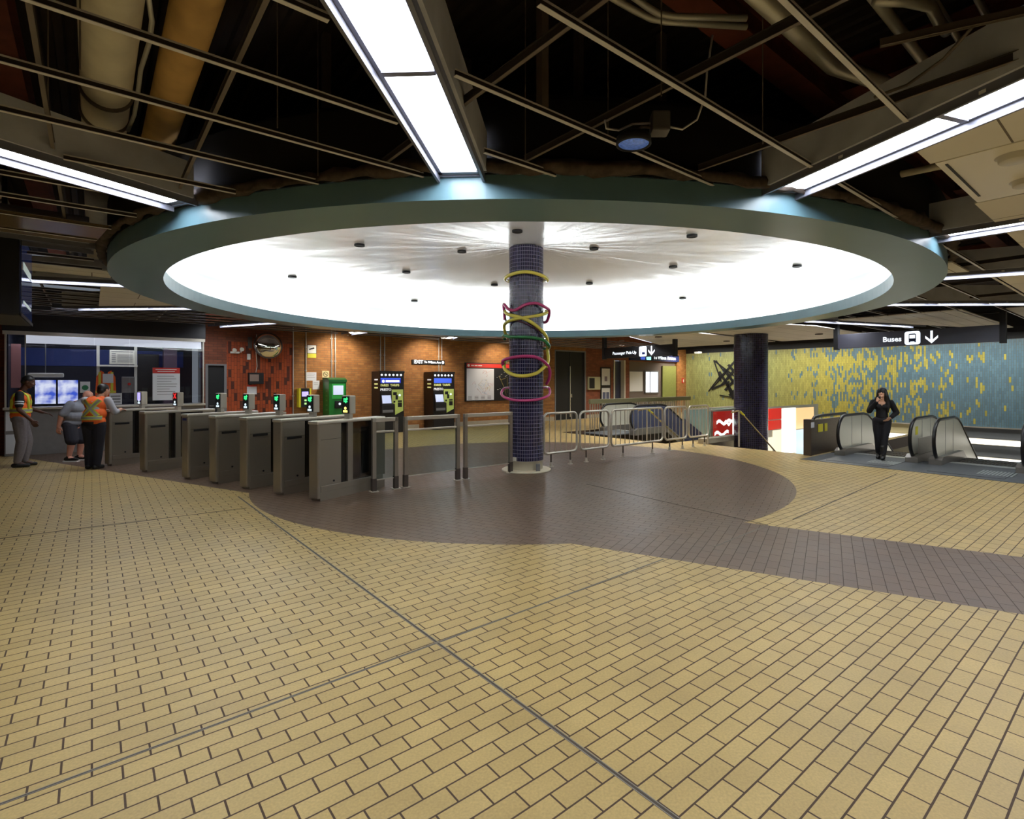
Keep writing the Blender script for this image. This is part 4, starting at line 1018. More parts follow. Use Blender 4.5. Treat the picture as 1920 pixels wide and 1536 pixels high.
def ticket_machine(c, lit, lab):
    r = empty('ticket_machine', W(c, 16.08), TH, lab, 'ticket machine', 'black ticket machines'); w_, h_ = .82, 1.97
    MB().box(0, w_, 0, .66, 0, h_, .012).build('cabinet', M_TVM, r)
    MB().box(-.01, w_+.01, -.03, .1, h_-.06, h_+.01, .008).build('hood', M_TVM, r)
    b = MB()
    for i in range(6): b.cyl((.06+i*.13, -.012, h_-.12), (.06+i*.13, -.002, h_-.12), .034, n=14)
    b.build('pictogram', M_SIGNW, r)
    b = MB().box(.02, .70, -.008, -.001, h_-.38, h_-.22); p = b.build('lit_header', M_BLUEL if not lit else mat('blue_dark_lit', (30, 40, 120), .3, emit=(40, 60, 200), es=.5), r)
    MB().box(.02, .70, -.011, -.008, h_-.245, h_-.222).build('header_line', M_BLUEL, p)
    q = MB(); q.cyl((.11, -.012, h_-.32), (.11, -.008, h_-.32), .045, n=16)
    for i in range(10): q.box(.19+i*.047, .19+i*.047+.04, -.012, -.008, h_-.35, h_-.285)
    q.build('header_lettering', M_SIGNW if lit else M_BLUEL, p)
    text('FARES  TARIFS', .10, .02, -.004, h_-.45, mat('pale_yellow_lettering', (206, 206, 130), .5, emit=(206, 206, 130), es=.35), r, 'LEFT', .002)
    text('PRESTO', .105, .01, -.004, h_-.59, mat('white_lettering', (220, 220, 220), .5, emit=(220, 220, 220), es=.35), r, 'LEFT', .003)
    k = .82/460
    P = [(520, 660), (740, 660), (740, 1040), (585, 1110), (580, 920), (525, 900)]
    lp = MB().prism([((x-300)*k, h_-(y-335)*.00181) for x, y in P], -.012, -.001, 'y').build('payment_panel', M_LIME, r)
    b = MB(); b.box(.44, .56, -.018, -.012, 1.20, 1.30).box(.52, .60, -.018, -.012, 1.06, 1.2).box(.60, .74, -.018, -.012, .98, 1.03).box(.60, .74, -.018, -.012, .82, .96).box(.45, .51, -.018, -.012, .96, 1.02)
    b.build('slot', M_BLACK, lp); MB().cyl((.66, -.03, 1.2), (.66, -.012, 1.2), .035, n=16).build('tap_light', M_WLED, lp)
    s = MB(); s.prism([(-.002, .93), (-.10, .93), (-.03, 1.22), (-.002, 1.22)], .03, .36, 'x').build('screen_housing', M_TVM, r)
    a = MB(); a.quad((.045, -.101, .95), (.345, -.101, .95), (.345, -.036, 1.20), (.045, -.036, 1.20)); a.build('screen', M_SCR, r)
    MB().box(.03, .42, -.10, 0, .62, .92, .02).build('card_tray', M_DARK, r); MB().box(.05, .40, -.105, -.10, .66, .74).build('tray_lip', M_GREY, r)
    for z, m in ((1.68, mat('white_lettering', (220, 220, 220))), (1.54, mat('pale_yellow_lettering', (206, 206, 130))), (1.42, mat('pale_yellow_lettering', (206, 206, 130)))):
        MB().box(-.004, 0, .16, .42, z, z+.045).build('side_lettering', m, r)
ticket_machine(6.95, True, 'black ticket machine with white lit header, left one of the pair')
ticket_machine(8.84, False, 'black ticket machine with blue header, under the exit sign')

r = empty('card_machine', W(5.40, 16.15), TH, 'bright green fare card machine with lit screen against the brick wall', 'card machine')
MB().box(0, .52, 0, .55, 0, 1.70, .02).build('cabinet', M_GREENBOX, r)
MB().prism([(-.02, 1.62), (-.02, 1.70), (.2, 1.76), (.56, 1.76), (.56, 1.62)], -.01, .53, 'x').build('hood', mat('dark_green_enamel', (18, 84, 36), .4), r)
MB().box(.08, .46, -.012, 0, 1.12, 1.56, .004).build('front_panel', mat('light_green_enamel', (50, 170, 74), .35), r)
MB().box(.12, .42, -.018, -.012, 1.24, 1.52).build('screen', M_SCR, r)
MB().box(.16, .38, -.05, 0, .84, 1.06, .02).build('card_reader', M_BLACK, r); MB().cyl((.30, -.056, .97), (.30, -.05, .97), .035, n=16).build('tap_light', M_WLED, r)
for i in range(5): MB().box(-.004, 0, .14, .28, .77+i*.14, .81+i*.14).build('side_lettering', mat('pale_green_lettering', (90, 150, 90)), r)
MB().box(.17, .35, -.014, -.01, 1.64, 1.67).build('hood_lettering', M_WHITE, r)

r = empty('card_reader', wloc(4.66, .88, .22), TH, 'black card reader with yellow side plates mounted on the brick wall', 'card reader')
MB().box(.06, .30, 0, .2, 0, .56, .01).build('body', M_BLACK, r)
MB().box(0, .055, -.02, .2, .0, .56, .004).box(.305, .35, -.02, .2, 0, .56, .004).build('side_plate', M_YELS, r)
MB().box(.09, .27, -.008, 0, .32, .46).build('screen', mat('lilac_screen', (150, 140, 220), .3, emit=(150, 140, 225), es=.9), r)
MB().box(.16, .24, -.008, 0, .18, .23).box(.16, .24, -.008, 0, .08, .13).build('lit_key', mat('dim_green_key', (150, 200, 120), .4, emit=(150, 200, 120), es=.8), r)

r = empty('exit_sign', wloc(8.39, 2.24, .05), TH, 'long black sign on the brick wall reading EXIT To Wilson Ave', 'sign')
MB().box(0, 1.26, 0, .05, 0, .155, .004).build('board', M_BLACK, r)
text('EXIT', .165, .06, -.002, .078, M_SIGNW, r, 'LEFT', .004); text('To Wilson Ave', .105, .44, -.002, .074, M_SIGNW, r, 'LEFT', .003)
MB().cyl((1.18, -.004, .078), (1.18, 0, .078), .05, n=20).build('emblem', M_SIGNW, r)

r = empty('map_board', wloc(10.5, .90, .07), TH, 'transit map board with red header, white map and black diagram', 'map board')
MB().box(0, 2.45, 0, .07, 0, 1.44, .006).build('frame', M_BLACK, r)
MB().box(.05, 2.40, -.006, 0, 1.26, 1.41).build('header', M_RED, r); MB().box(.24, .36, -.008, -.006, 1.32, 1.35).box(.39, .52, -.008, -.006, 1.32, 1.35).box(.55, .72, -.008, -.006, 1.32, 1.35).build('header_lettering', M_WHITE, r); MB().cyl((.13, -.010, 1.335), (.13, -.006, 1.335), .05, n=20).build('header_emblem', M_WHITE, r)
mp = MB().box(.05, 1.27, -.006, 0, .04, 1.22).build('map_sheet', mat('map_paper', (206, 208, 214), .6), r)
rnd = random.Random(3)
for nm, colr_, n_ in (('map_line', (206, 150, 150), 9), ('map_line', (160, 180, 206), 7), ('map_line', (206, 190, 140), 5)):
    b = MB()
    for i in range(n_):
        x, z = rnd.uniform(.2, 1.0), rnd.uniform(.3, 1.1)
        pts = [(x, -.008, z)]
        for q in range(4):
            x += rnd.uniform(-.12, .18); z += rnd.uniform(-.14, .12); pts.append((min(max(x, .1), 1.22), -.008, min(max(z, .25), 1.16)))
        b.tube(pts, .004, 5)
    b.build(nm, mat('line_%d_%d_%d' % colr_, colr_), mp)
b = MB()
for i in range(4):
    for q in range(3): b.box(.10+i*.29, .10+i*.29+.17, -.008, -.006, .08+q*.05, .10+q*.05)
b.build('key_text', M_GREY, mp)
b = MB().tube([(1.5, -.01, .95), (1.62, -.01, .75), (1.78, -.01, .45), (1.85, -.01, .2)], .01, 6).tube([(1.6, -.01, .8), (1.75, -.01, .85), (1.9, -.01, .9), (1.9, -.01, .3)], .008, 6)
b.build('line_diagram', mat('dim_gold', (140, 124, 70)), r)
b = MB()
for i in range(14):
    x, z = rnd.uniform(1.38, 2.25), rnd.uniform(.15, 1.15); b.box(x, x+.06, -.008, 0, z, z+.012)
b.build('diagram_text', M_OFFW, r)

def plate(name, c, z, w_, h_, m, lab, cat, d=.012, group=None):
    r = empty(name, wloc(c, z, d), TH, lab, cat, group); MB().box(0, w_, 0, d, 0, h_, .002).build('plate', m, r); return r
r = plate('camera_notice', 4.97, 2.50, .25, .24, M_WHITE, 'white surveillance camera notice with yellow strip below on the brick wall', 'notice')
MB().box(-.012, .262, .002, .012, -.012, .252).build('border', M_BLACK, r); MB().box(.0, .25, -.002, .012, -.14, -.015).build('yellow_strip', M_YELS, r)
MB().prism([(.05, .09), (.20, .14), (.19, .18), (.04, .13)], -.003, 0, 'y').build('camera_symbol', M_BLACK, r)
r = plate('wall_notice', 4.93, 1.67, .30, .25, M_PAPER, 'larger white paper on the brick wall above the yellow card reader', 'paper', .004)
MB().box(.03, .26, -.001, 0, .19, .2).box(.03, .24, -.001, 0, .14, .15).box(.03, .26, -.001, 0, .09, .1).build('text_line', M_GREY, r)
r = plate('wall_notice', 5.12, 1.40, .2, .27, M_PAPER, 'smaller white paper on the brick wall beside the green machine', 'paper', .004)
MB().box(.03, .16, -.001, 0, .2, .21).box(.03, .16, -.001, 0, .15, .16).build('text_line', M_GREY, r)
r = plate('no_smoking_sign', 5.40, 1.76, .21, .21, mat('cream_sign', (222, 204, 150), .5), 'square cream no smoking sign above the green machine', 'sign', .006)
MB().tube([(.105+.07*math.cos(t*.314), -.002, .105+.07*math.sin(t*.314)) for t in range(20)], .007, 6, True).tube([(.058, -.002, .152), (.152, -.002, .058)], .006, 6).box(.07, .14, -.003, 0, .10, .112).build('symbol', M_BLACK, r)
r = empty('wall_monitor', wloc(3.36, 1.57, .16), TH, 'small black boxed monitor on the orange upright bricks', 'monitor')
MB().box(0, .38, 0, .16, 0, .32, .01).build('case', M_BLACK, r); MB().box(.02, .25, -.005, 0, .08, .27).build('screen', mat('dull_screen', (140, 120, 110), .3), r)
r = plate('wall_notice', 3.34, 1.28, .25, .26, M_PAPER, 'white paper with red heading on the orange upright bricks', 'paper', .004); MB().box(0, .25, -.001, 0, .22, .26).build('red_heading', M_RED, r)
r = empty('emergency_light', wloc(2.92, 2.42, .12), TH, 'white twin-head emergency light above the narrow black door', 'emergency light')
MB().box(.0, .22, .0, .12, 0, .05, .01).build('base', M_WHITE, r)
for x, z in ((.08, .10), (.26, .13)): MB().cyl((x, -.08, z-.02), (x, .02, z+.01), .055, .035, n=14).build('lamp_head', M_OFFW, r)
MB().cyl((.26, .06, .03), (.26, .06, .14), .012, n=8).build('neck', M_WHITE, r)
r = empty('convex_mirror', wloc(3.82, 2.66, .30), TH, 'round convex safety mirror high on the orange brick wall', 'mirror')
Mr = Matrix.Rotation(math.radians(80), 4, 'X')
b = MB(); b.lathe([(0, .20), (.10, .192), (.20, .165), (.28, .12), (.34, .05), (.355, 0)], 40); b.xf(Mr); b.build('dome', mat('mirror_glass', (235, 230, 215), .03, 1), r)
b = MB(); b.lathe([(.35, -.02), (.375, -.01), (.375, .02), (.35, .02)], 40); b.xf(Mr); b.build('rim', M_DSTEEL, r)
MB().tube([(0, .02, 0), (0, .28, .05)], .02).build('bracket', M_DSTEEL, r)
r = empty('door_sensor', wloc(3.38, 2.28, .06), TH, 'small white box with white cable running down to the boxed monitor', 'box')
MB().box(-.04, .04, 0, .06, -.02, .14, .006).build('case', M_WHITE, r); MB().tube([(.2, .03, .7), (.17, .02, .4), (.19, .02, .1), (.21, .02, -.2), (.18, .02, -.38)], .01, 6).build('cable', M_OFFW, r)
MB().box(-.02, .08, 0, .05, .3, .62).build('bracket', M_DSTEEL, r)
r = empty('poster_frame', wloc(17.79, 1.47, .04), TH, 'upper framed white poster on the brick between the two far doors', 'poster', 'framed posters between the far doors')
MB().box(-.06, .60, 0, .04, -.06, .82).build('frame', M_BLACK, r); MB().box(0, .54, -.006, 0, 0, .76).build('sheet', M_PAPER, r); MB().box(.18, .36, -.008, -.006, .18, .40).build('picture', mat('mauve_print', (120, 110, 130)), r)
r = empty('poster_frame', wloc(17.79, .60, .04), TH, 'lower framed poster with dark columns of print between the two far doors', 'poster', 'framed posters between the far doors')
MB().box(-.06, .60, 0, .04, -.06, .80).build('frame', M_BLACK, r); MB().box(0, .54, -.006, 0, 0, .74).build('sheet', M_PAPER, r); MB().box(.05, .25, -.008, -.006, .04, .55).box(.29, .49, -.008, -.006, .04, .55).build('picture', mat('slate_print', (80, 86, 120)), r)
r = empty('wall_cabinet', wloc(16.86, 1.27, .12), TH, 'beige wall cabinet with dark window right of the tall black double door', 'cabinet')
MB().box(0, .76, 0, .12, 0, .58, .01).build('case', mat('beige_case', (170, 164, 130), .5), r); MB().box(.04, .38, -.006, 0, .06, .52).build('window', M_BLACK, r)
# entrance bay at the far end
r = empty('poster_frame', wloc(19.9, 1.16, -.13), TH, 'large white poster on the dark wall left of the bright window', 'poster'); MB().box(0, .98, -.03, 0, 0, .96).build('sheet', M_PAPER, r); MB().box(-.03, 1.01, -.02, .02, -.03, .99).build('frame', M_GREY, r)
wn_ = MB().box(21.1, 22.1, .11, .14, 1.10, 2.12).build('window_1', M_WIN, loc=W(0, WS), rz=TH); struct(wn_)
MB().box(21.04, 21.10, .08, .15, 1.04, 2.18).box(22.1, 22.16, .08, .15, 1.04, 2.18).box(21.04, 22.16, .08, .15, 2.12, 2.18).box(21.04, 22.16, .08, .15, 1.04, 1.10).box(21.45, 21.49, .09, .15, 1.1, 2.12).build('window_frame', M_GREY, wn_)
r = empty('green_wall_panel', wloc(22.45, .6, -.12), TH, 'olive green tiled panel at the far right end of the brick wall', 'wall panel'); MB().box(0, 1.15, -.05, .0, 0, 1.85).build('panel', mat('olive_tile', (128, 134, 74), .4, noise_amt=.2, nscale=30), r)
r = empty('alarm_box', wloc(24.0, 1.55, .06), TH, 'small red and white alarm box on the brick pier beside the green wall', 'alarm box'); MB().box(0, .14, 0, .06, 0, .26, .01).build('case', M_RED, r); MB().box(.03, .11, -.005, 0, .05, .2).build('face', M_WHITE, r)
r = empty('avenue_sign', wloc(19.7, 2.66, .12), TH, 'dark overhead sign reading To Wilson Avenue at the far entrance bay', 'sign')
MB().box(0, 3.9, 0, .12, 0, .34, .006).build('board', M_NAVY, r); text('To Wilson Avenue', .24, 1.75, -.003, .17, M_SIGNW, r, 'LEFT', .005)
MB().prism(rrect(.75, 1.1, .05, .29, .04), -.006, 0, 'y').build('pictogram', M_BLUEL, r); MB().prism(rrect(1.2, 1.55, .05, .29, .04), -.006, 0, 'y').build('pictogram', mat('teal_lit', (120, 220, 200), .4, emit=(130, 225, 205), es=1.2), r)

# downlights washing the brick wall
for c, lab in ((5.84, 'square downlight above the green machine, washing the brick wall'), (8.87, 'square downlight above the right ticket machine, washing the brick wall'), (11.95, 'square downlight above the map board, behind the ring'), (23.2, 'square downlight at the far corner of the brick wall')):
    r = empty('downlight', W(c, 15.25, GZ-.02), TH, lab, 'downlight', 'square downlights along the brick wall')
    MB().box(-.16, .16, -.12, .12, 0, .06, .005).build('case', M_WHITE, r); MB().box(-.14, .14, -.10, .10, -.004, .001).build('lens', mat('warm_lens', (255, 250, 235), .4, emit=(255, 244, 224), es=8), r)
    ld = bpy.data.lights.new('downlight_beam', 'SPOT'); ld.energy = 68; ld.color = (1, .86, .68); ld.spot_size = math.radians(95); ld.spot_blend = .7; ld.shadow_soft_size = .12
    lo_ = bpy.data.objects.new('downlight_beam', ld); COL.objects.link(lo_); lo_.parent = r; lo_.location = (0, .35, -.06); lo_.rotation_euler = (math.radians(52), 0, 0)

# ================================================================== HANGING SIGNS
def hanging_sign(c, s0_, L, z0, z1, name, lab, postw=.1, board=M_BLACK, top=DECK-.3):
    r = empty(name, W(c, s0_, 0), FACE_C, lab, 'sign')
    MB().box(.08, L-.08, -.05, .05, z0, z1, .006).build('board', board, r)
    for x in (0, L-postw): MB().box(x, x+postw, -.07, .07, z0-.03, top, .004).build('hanger', M_BLACK, r)
    return r
r = hanging_sign(14.25, 5.44, 3.28, 2.46, 2.81, 'buses_sign', 'hanging black sign reading Buses with bus symbol and down arrow', board=mat('sign_charcoal', (62, 62, 74), .35))
text('Buses', .165, 1.27, -.052, 2.62, M_SIGNW, r, 'CENTER', .003)
p = MB().prism(rrect(1.52, 1.82, 2.48, 2.78, .05), -.056, -.05, 'y').build('bus_symbol', M_SIGNW, r)
b = MB(); b.prism(rrect(1.60, 1.74, 2.55, 2.73, .03), -.06, -.056, 'y').box(1.60, 1.63, -.06, -.056, 2.53, 2.56).box(1.71, 1.74, -.06, -.056, 2.53, 2.56); b.build('bus_outline', M_NAVY, p)
MB().box(1.615, 1.725, -.062, -.06, 2.62, 2.70).build('bus_window', M_SIGNW, p)
b = MB(); arrow_down(b, 2.03, 2.63, .28, -.052); b.build('arrow', M_SIGNW, r)
r = hanging_sign(13.75, 12.85, 3.05, 2.44, 2.80, 'pickup_sign', 'hanging black sign reading Passenger Pick-Up with symbol and down arrow')
text('Passenger Pick-Up', .14, 1.0, -.052, 2.60, M_SIGNW, r, 'CENTER', .002)
p = MB().prism(rrect(1.64, 1.94, 2.46, 2.78, .04), -.056, -.05, 'y').build('pickup_symbol', M_SIGNW, r)
MB().box(1.70, 1.72, -.06, -.056, 2.52, 2.72).box(1.76, 1.88, -.06, -.056, 2.52, 2.60).build('car_outline', M_NAVY, p)
b = MB(); arrow_down(b, 2.14, 2.63, .30, -.052); b.build('arrow', M_SIGNW, r)
# hanging display at the left
r = empty('hanging_display', W(-.965, 7.57, 2.32), TH, 'big black hanging information display at the left edge', 'display')
MB().box(0, .4, 0, 1.39, 0, .92, .012).build('case', M_BLACK, r)
MB().box(.401, .408, .05, 1.34, .05, .87).build('screen', mat('blue_grey_screen', (40, 52, 84), .1, emit=(52, 66, 120), es=.06), r)
MB().box(.408, .414, .0, 1.39, .0, .03).box(.408, .414, .0, 1.39, .89, .92).box(.408, .414, 0, .03, 0, .92).build('bezel', M_DARK, r)
MB().box(.408, .411, .3, 1.2, .52, .60).box(.408, .411, .3, 1.2, .16, .19).build('lit_line', mat('pale_lit_line', (200, 215, 210), .3, emit=(200, 215, 210), es=.25), r)
for y in (.35, 1.05): MB().cyl((.2, y, .92), (.2, y, 1.95), .025, n=10).build('hanger', M_BLACK, r)
r = empty('green_disc_sign', W(-2.02, 13.4, 0), TH, 'green sign with white disc on a grey post at the left edge', 'sign')
MB().box(.10, .16, 0, .06, 0, 2.7, .004).build('post', M_DSTEEL, r); MB().box(-.25, .16, -.03, 0, 2.1, 2.66, .01).build('board', mat('sign_green', (20, 130, 84), .4), r); MB().cyl((.02, -.034, 2.4), (.02, -.03, 2.4), .11, n=24).build('disc', M_WHITE, r)

# star shaped black artwork on the green wall
def onC(u, K=24.4):
    k = (u-1012)/997; Y = K/(k*CX+CY); return Y, (CX-k*CY)*Y
def starpt(u, v):
    Y, S = onC(u); return (16.77-S, HC+(715-v)*Y/997)
r = empty('wall_artwork', LM+Vector((0, 0, 0)), FACE_C, 'black angular star-like line artwork on the green tiled wall, half behind the column', 'artwork')
b = MB()
def bar(p, q, w_):
    (x0, z0), (x1, z1) = starpt(*p), starpt(*q); L = math.hypot(x1-x0, z1-z0); nx, nz = -(z1-z0)/L*w_/2, (x1-x0)/L*w_/2
    b.prism([(x0-nx, z0-nz), (x1-nx, z1-nz), (x1+nx, z1+nz), (x0+nx, z0+nz)], -.045, -.01, 'y')
for p, q, w_ in [((1339, 676), (1378, 706), .07), ((1339, 676), (1353, 716), .06), ((1343, 676), (1360, 700), .05), ((1329, 734), (1350, 706), .05), ((1335, 729), (1366, 694), .05), ((1335, 730), (1368, 716), .10), ((1350, 741), (1402, 750), .05),
                 ((1349, 697), (1378, 742), .12), ((1357, 692), (1392, 738), .12), ((1366, 684), (1402, 728), .12), ((1376, 678), (1410, 714), .12), ((1348, 712), (1385, 670), .10), ((1354, 722), (1396, 672), .12), ((1360, 732), (1404, 684), .12), ((1368, 742), (1410, 700), .12), ((1376, 748), (1412, 716), .10), ((1362, 716), (1376, 748), .14)]:
    bar(p, q, w_)
b.build('black_strokes', M_BLACK, r)

# ================================================================== COLLECTOR BOOTH
r = empty('collector_booth', W(-1.46, 16.4, 0), TH, 'glass-fronted staff booth with black fascia at the left', 'booth')
BL_ = 3.72
M_BWALL = mat('booth_inner_wall', (30, 34, 52), .6); M_BBASE = mat('booth_base', (128, 124, 122), .5, noise_amt=.1)
MB().box(0, BL_, 0, .12, 0, 1.02, .004).box(BL_-.08, BL_, .12, 2.2, 0, 1.02).build('base_wall', M_BBASE, r)
MB().box(-.02, BL_+.02, -.10, .5, 1.02, 1.07, .006).build('counter', M_STEEL, r)
MB().box(-.04, BL_+.03, -.03, .2, 2.76, 3.75, .006).box(BL_-.1, BL_+.03, .2, 2.2, 2.76, 3.75).build('fascia', mat('black_fascia', (36, 36, 42), .45), r)
MB().box(-.03, BL_+.02, -.02, .06, 2.68, 2.76).box(.0, .03, 0, .04, 1.07, 2.7).box(BL_-.03, BL_, 0, .04, 1.07, 2.7).box(.32, .34, 0, .04, 1.07, 2.7).build('glazing_frame', M_STEEL, r)
for x0, x1 in ((.03, .33), (.34, 1.50), (1.51, 2.16), (2.17, BL_-.03)): MB().box(x0, x1, .012, .022, 1.07, 2.69).build('window_pane', M_GLASS, r)
MB().box(BL_-.02, BL_-.01, .06, .9, 1.07, 2.69).build('window_pane', M_GLASS, r)
MB().box(0, BL_, 2.2, 2.28, 0, 3.2).box(0, .05, .14, 2.2, 0, 2.76).box(.05, BL_-.1, .2, 2.2, 2.76, 2.8).build('inner_wall', M_BWALL, r)
MB().box(.05, BL_-.1, .14, .70, 1.0, 1.03).build('desk', M_GREY, r)
MB().box(.3, 3.4, .30, .44, 2.70, 2.75, .01).build('strip_lamp', mat('booth_lamp', (255, 255, 255), .4, emit=(235, 240, 255), es=5), r)
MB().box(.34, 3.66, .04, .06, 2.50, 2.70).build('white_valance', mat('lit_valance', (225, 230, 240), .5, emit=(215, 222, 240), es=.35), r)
MB().box(.02, .2, -.006, 0, .06, .48).box(.02, .2, -.006, 0, .56, .98).build('notice', M_PAPER, r)
MB().box(2.3, 2.36, .9, .96, 1.0, 2.7).box(1.55, 1.61, .9, .96, 1.0, 2.7).box(1.55, 2.36, .7, 1.2, 2.02, 2.06).build('white_shelf_frame', M_OFFW, r)
MB().box(.1, 3.5, 2.17, 2.195, 2.05, 2.5).build('blue_band', mat('booth_blue', (44, 70, 150), .5), r)
MB().box(2.95, 3.25, 1.2, 1.5, 1.0, 2.7).build('mauve_column', mat('booth_mauve', (84, 66, 84), .6), r)
MB().box(.06, .22, .5, .52, 1.5, 2.5).build('pinkish_poster', mat('pinkish_print', (186, 130, 130), .6), r)
MB().box(2.42, 2.9, 1.9, 1.95, 1.0, 2.4).build('dark_cabinet', M_DARK, r)
BO = W(-1.46, 16.4, 0)
def inb(x, y, z): return W(-1.46+x, 16.4+y, z)
for x, lab in ((.45, 'left lit computer monitor with blue image inside the booth'), (.84, 'right lit computer monitor with blue image inside the booth')):
    q = empty('computer_monitor', inb(x, .38, 1.03), TH, lab, 'monitor', 'monitors inside the booth')
    MB().box(0, .38, 0, .04, .08, .66, .008).build('case', M_BLACK, q)
    k = NT('monitor_image'); tc = k.n('ShaderNodeTexCoord'); nz = k.n('ShaderNodeTexNoise'); nz.inputs['Scale'].default_value = 5; k.l(tc.outputs['Object'], nz.inputs['Vector'])
    cr = k.n('ShaderNodeValToRGB'); cr.color_ramp.elements[0].position = .35; cr.color_ramp.elements[0].color = lin((60, 90, 210)); cr.color_ramp.elements[1].position = .62; cr.color_ramp.elements[1].color = lin((225, 232, 255)); k.l(nz.outputs[0], cr.inputs[0])
    k.l(cr.outputs[0], k.b.inputs['Emission Color']); k.b.inputs['Emission Strength'].default_value = .55; k.b.inputs['Base Color'].default_value = (0, 0, 0, 1)
    MB().box(.012, .368, -.004, 0, .095, .645).build('screen', k.m, q); MB().box(.15, .23, .04, .12, 0, .1).build('stand', M_BLACK, q)
q = empty('air_conditioner', inb(1.80, .72, 2.08), TH, 'beige window air conditioner on the shelf inside the booth', 'air conditioner')
MB().box(0, .50, 0, .42, 0, .36, .012).build('case', mat('ac_beige', (206, 204, 188), .5), q)
b = MB()
for i in range(9): b.box(.15, .46, -.005, 0, .05+i*.024, .058+i*.024)
for i in range(5): b.box(.04, .12, -.005, 0, .05+i*.05, .07+i*.05)
b.box(.03, .47, -.005, 0, .31, .325); b.build('grille', M_GREY, q)
q = empty('hanging_vest', inb(1.52, .2, 1.25), TH, 'orange and yellow safety vest hanging inside the booth glass', 'vest')
b = MB(); b.m(0).prism([(.0, 0), (.40, 0), (.38, .5), (.30, .66), (.24, .62), (.20, .40), (.16, .62), (.10, .66), (.02, .5)], 0, .05, 'y'); b.m(1).box(.06, .11, -.004, 0, .02, .62).box(.29, .34, -.004, 0, .02, .62).box(.01, .39, -.004, 0, .12, .17); b.build('cloth', [mat('vest_orange', (236, 98, 34), .7), mat('vest_yellow', (214, 210, 70), .6)], q)
MB().box(.14, .34, -.01, -.005, .36, .58).build('pinned_paper', M_PAPER, q)
q = empty('booth_notice', inb(2.62, -.004, 1.17), TH, 'large white notice with red heading fixed to the booth glass', 'notice')
MB().box(0, .57, 0, .01, 0, .82).build('sheet', M_PAPER, q); MB().box(0, .57, -.003, 0, .68, .82).build('red_heading', M_RED, q)
b = MB()
for i, w_ in enumerate((.36, .40, .30, .42, .40, .26, .38, .34)): b.box(.09, .09+w_, -.002, 0, .60-i*.065, .612-i*.065)
b.build('text_line', M_GREY, q); MB().box(.06, .50, -.004, -.003, .77, .785).box(.10, .46, -.004, -.003, .72, .735).build('heading_line', M_WHITE, q)
q = empty('desk_lamp_bar', inb(.34, .3, 1.74), TH, 'long white rounded bar lamp inside the booth above the monitors', 'lamp'); MB().box(0, .62, 0, .12, 0, .10, .03).build('bar', M_WHITE, q); MB().cyl((.3, .06, .1), (.3, .06, .9), .01, n=6).build('stem', M_GREY, q)
q = empty('desk_phone', inb(2.02, .25, 1.36), TH, 'dark grey wall telephone with red button inside the booth', 'telephone'); MB().box(0, .26, 0, .12, 0, .40, .015).build('case', M_GREY, q); MB().cyl((.15, -.006, .22), (.15, 0, .22), .035, n=14).build('red_button', M_RED, q)
q = empty('green_sticker', inb(1.25, .0, 1.38), TH, 'white sticker with a green disc on the booth glass', 'sticker'); MB().box(0, .18, -.002, .01, 0, .26).build('sheet', M_PAPER, q); MB().cyl((.09, -.005, .12), (.09, -.002, .12), .06, n=18).build('disc', mat('sticker_green', (40, 120, 80)), q)
q = empty('desk_papers', inb(1.78, .02, 1.09), TH, 'white card with dark lines leaning on the booth counter', 'paper'); MB().box(0, .24, 0, .012, 0, .27).build('sheet', M_PAPER, q); MB().box(.03, .21, -.002, 0, .19, .21).box(.03, .21, -.002, 0, .12, .14).box(.03, .21, -.002, 0, .05, .07).build('text_line', M_DARK, q)

# ================================================================== PEOPLE  (local: x forward, y to the person's left, z up)
def remeshed(mb, name, m, parent, voxel, smooth=2, taper=None):
    me = bpy.data.meshes.new('raw'); me.from_pydata(mb.v, [], mb.f); ob = bpy.data.objects.new('raw', me); COL.objects.link(ob)
    bm = bmesh.new(); bm.from_mesh(me); bmesh.ops.recalc_face_normals(bm, faces=bm.faces); bm.to_mesh(me); bm.free()
    md = ob.modifiers.new('r', 'REMESH'); md.mode = 'VOXEL'; md.voxel_size = voxel
    sm = ob.modifiers.new('s', 'SMOOTH'); sm.iterations = smooth; sm.factor = .5
    dg = bpy.context.evaluated_depsgraph_get(); dg.update(); out = bpy.data.meshes.new_from_object(ob.evaluated_get(dg)); bpy.data.objects.remove(ob)
    out.materials.clear(); out.materials.append(m)
    for p in out.polygons: p.use_smooth = True
    o = bpy.data.objects.new(name, out); COL.objects.link(o); o.parent = parent; return o
def cap(mb, pts, n=12):
    """chain of tapered capsules: pts = [(p, r), ...]"""
    for (p, r0), (q, r1) in zip(pts, pts[1:]): mb.cyl(p, q, r0, r1, n)
    for p, r0 in pts: mb.ball(p, r0, 6)
    return mb
def ell(mb, c, rx, ry, rz, M=None, n=10):
    mb.ball(c, 1, n, (rx, ry, rz), M); return mb
def V3(*a): return Vector(a)
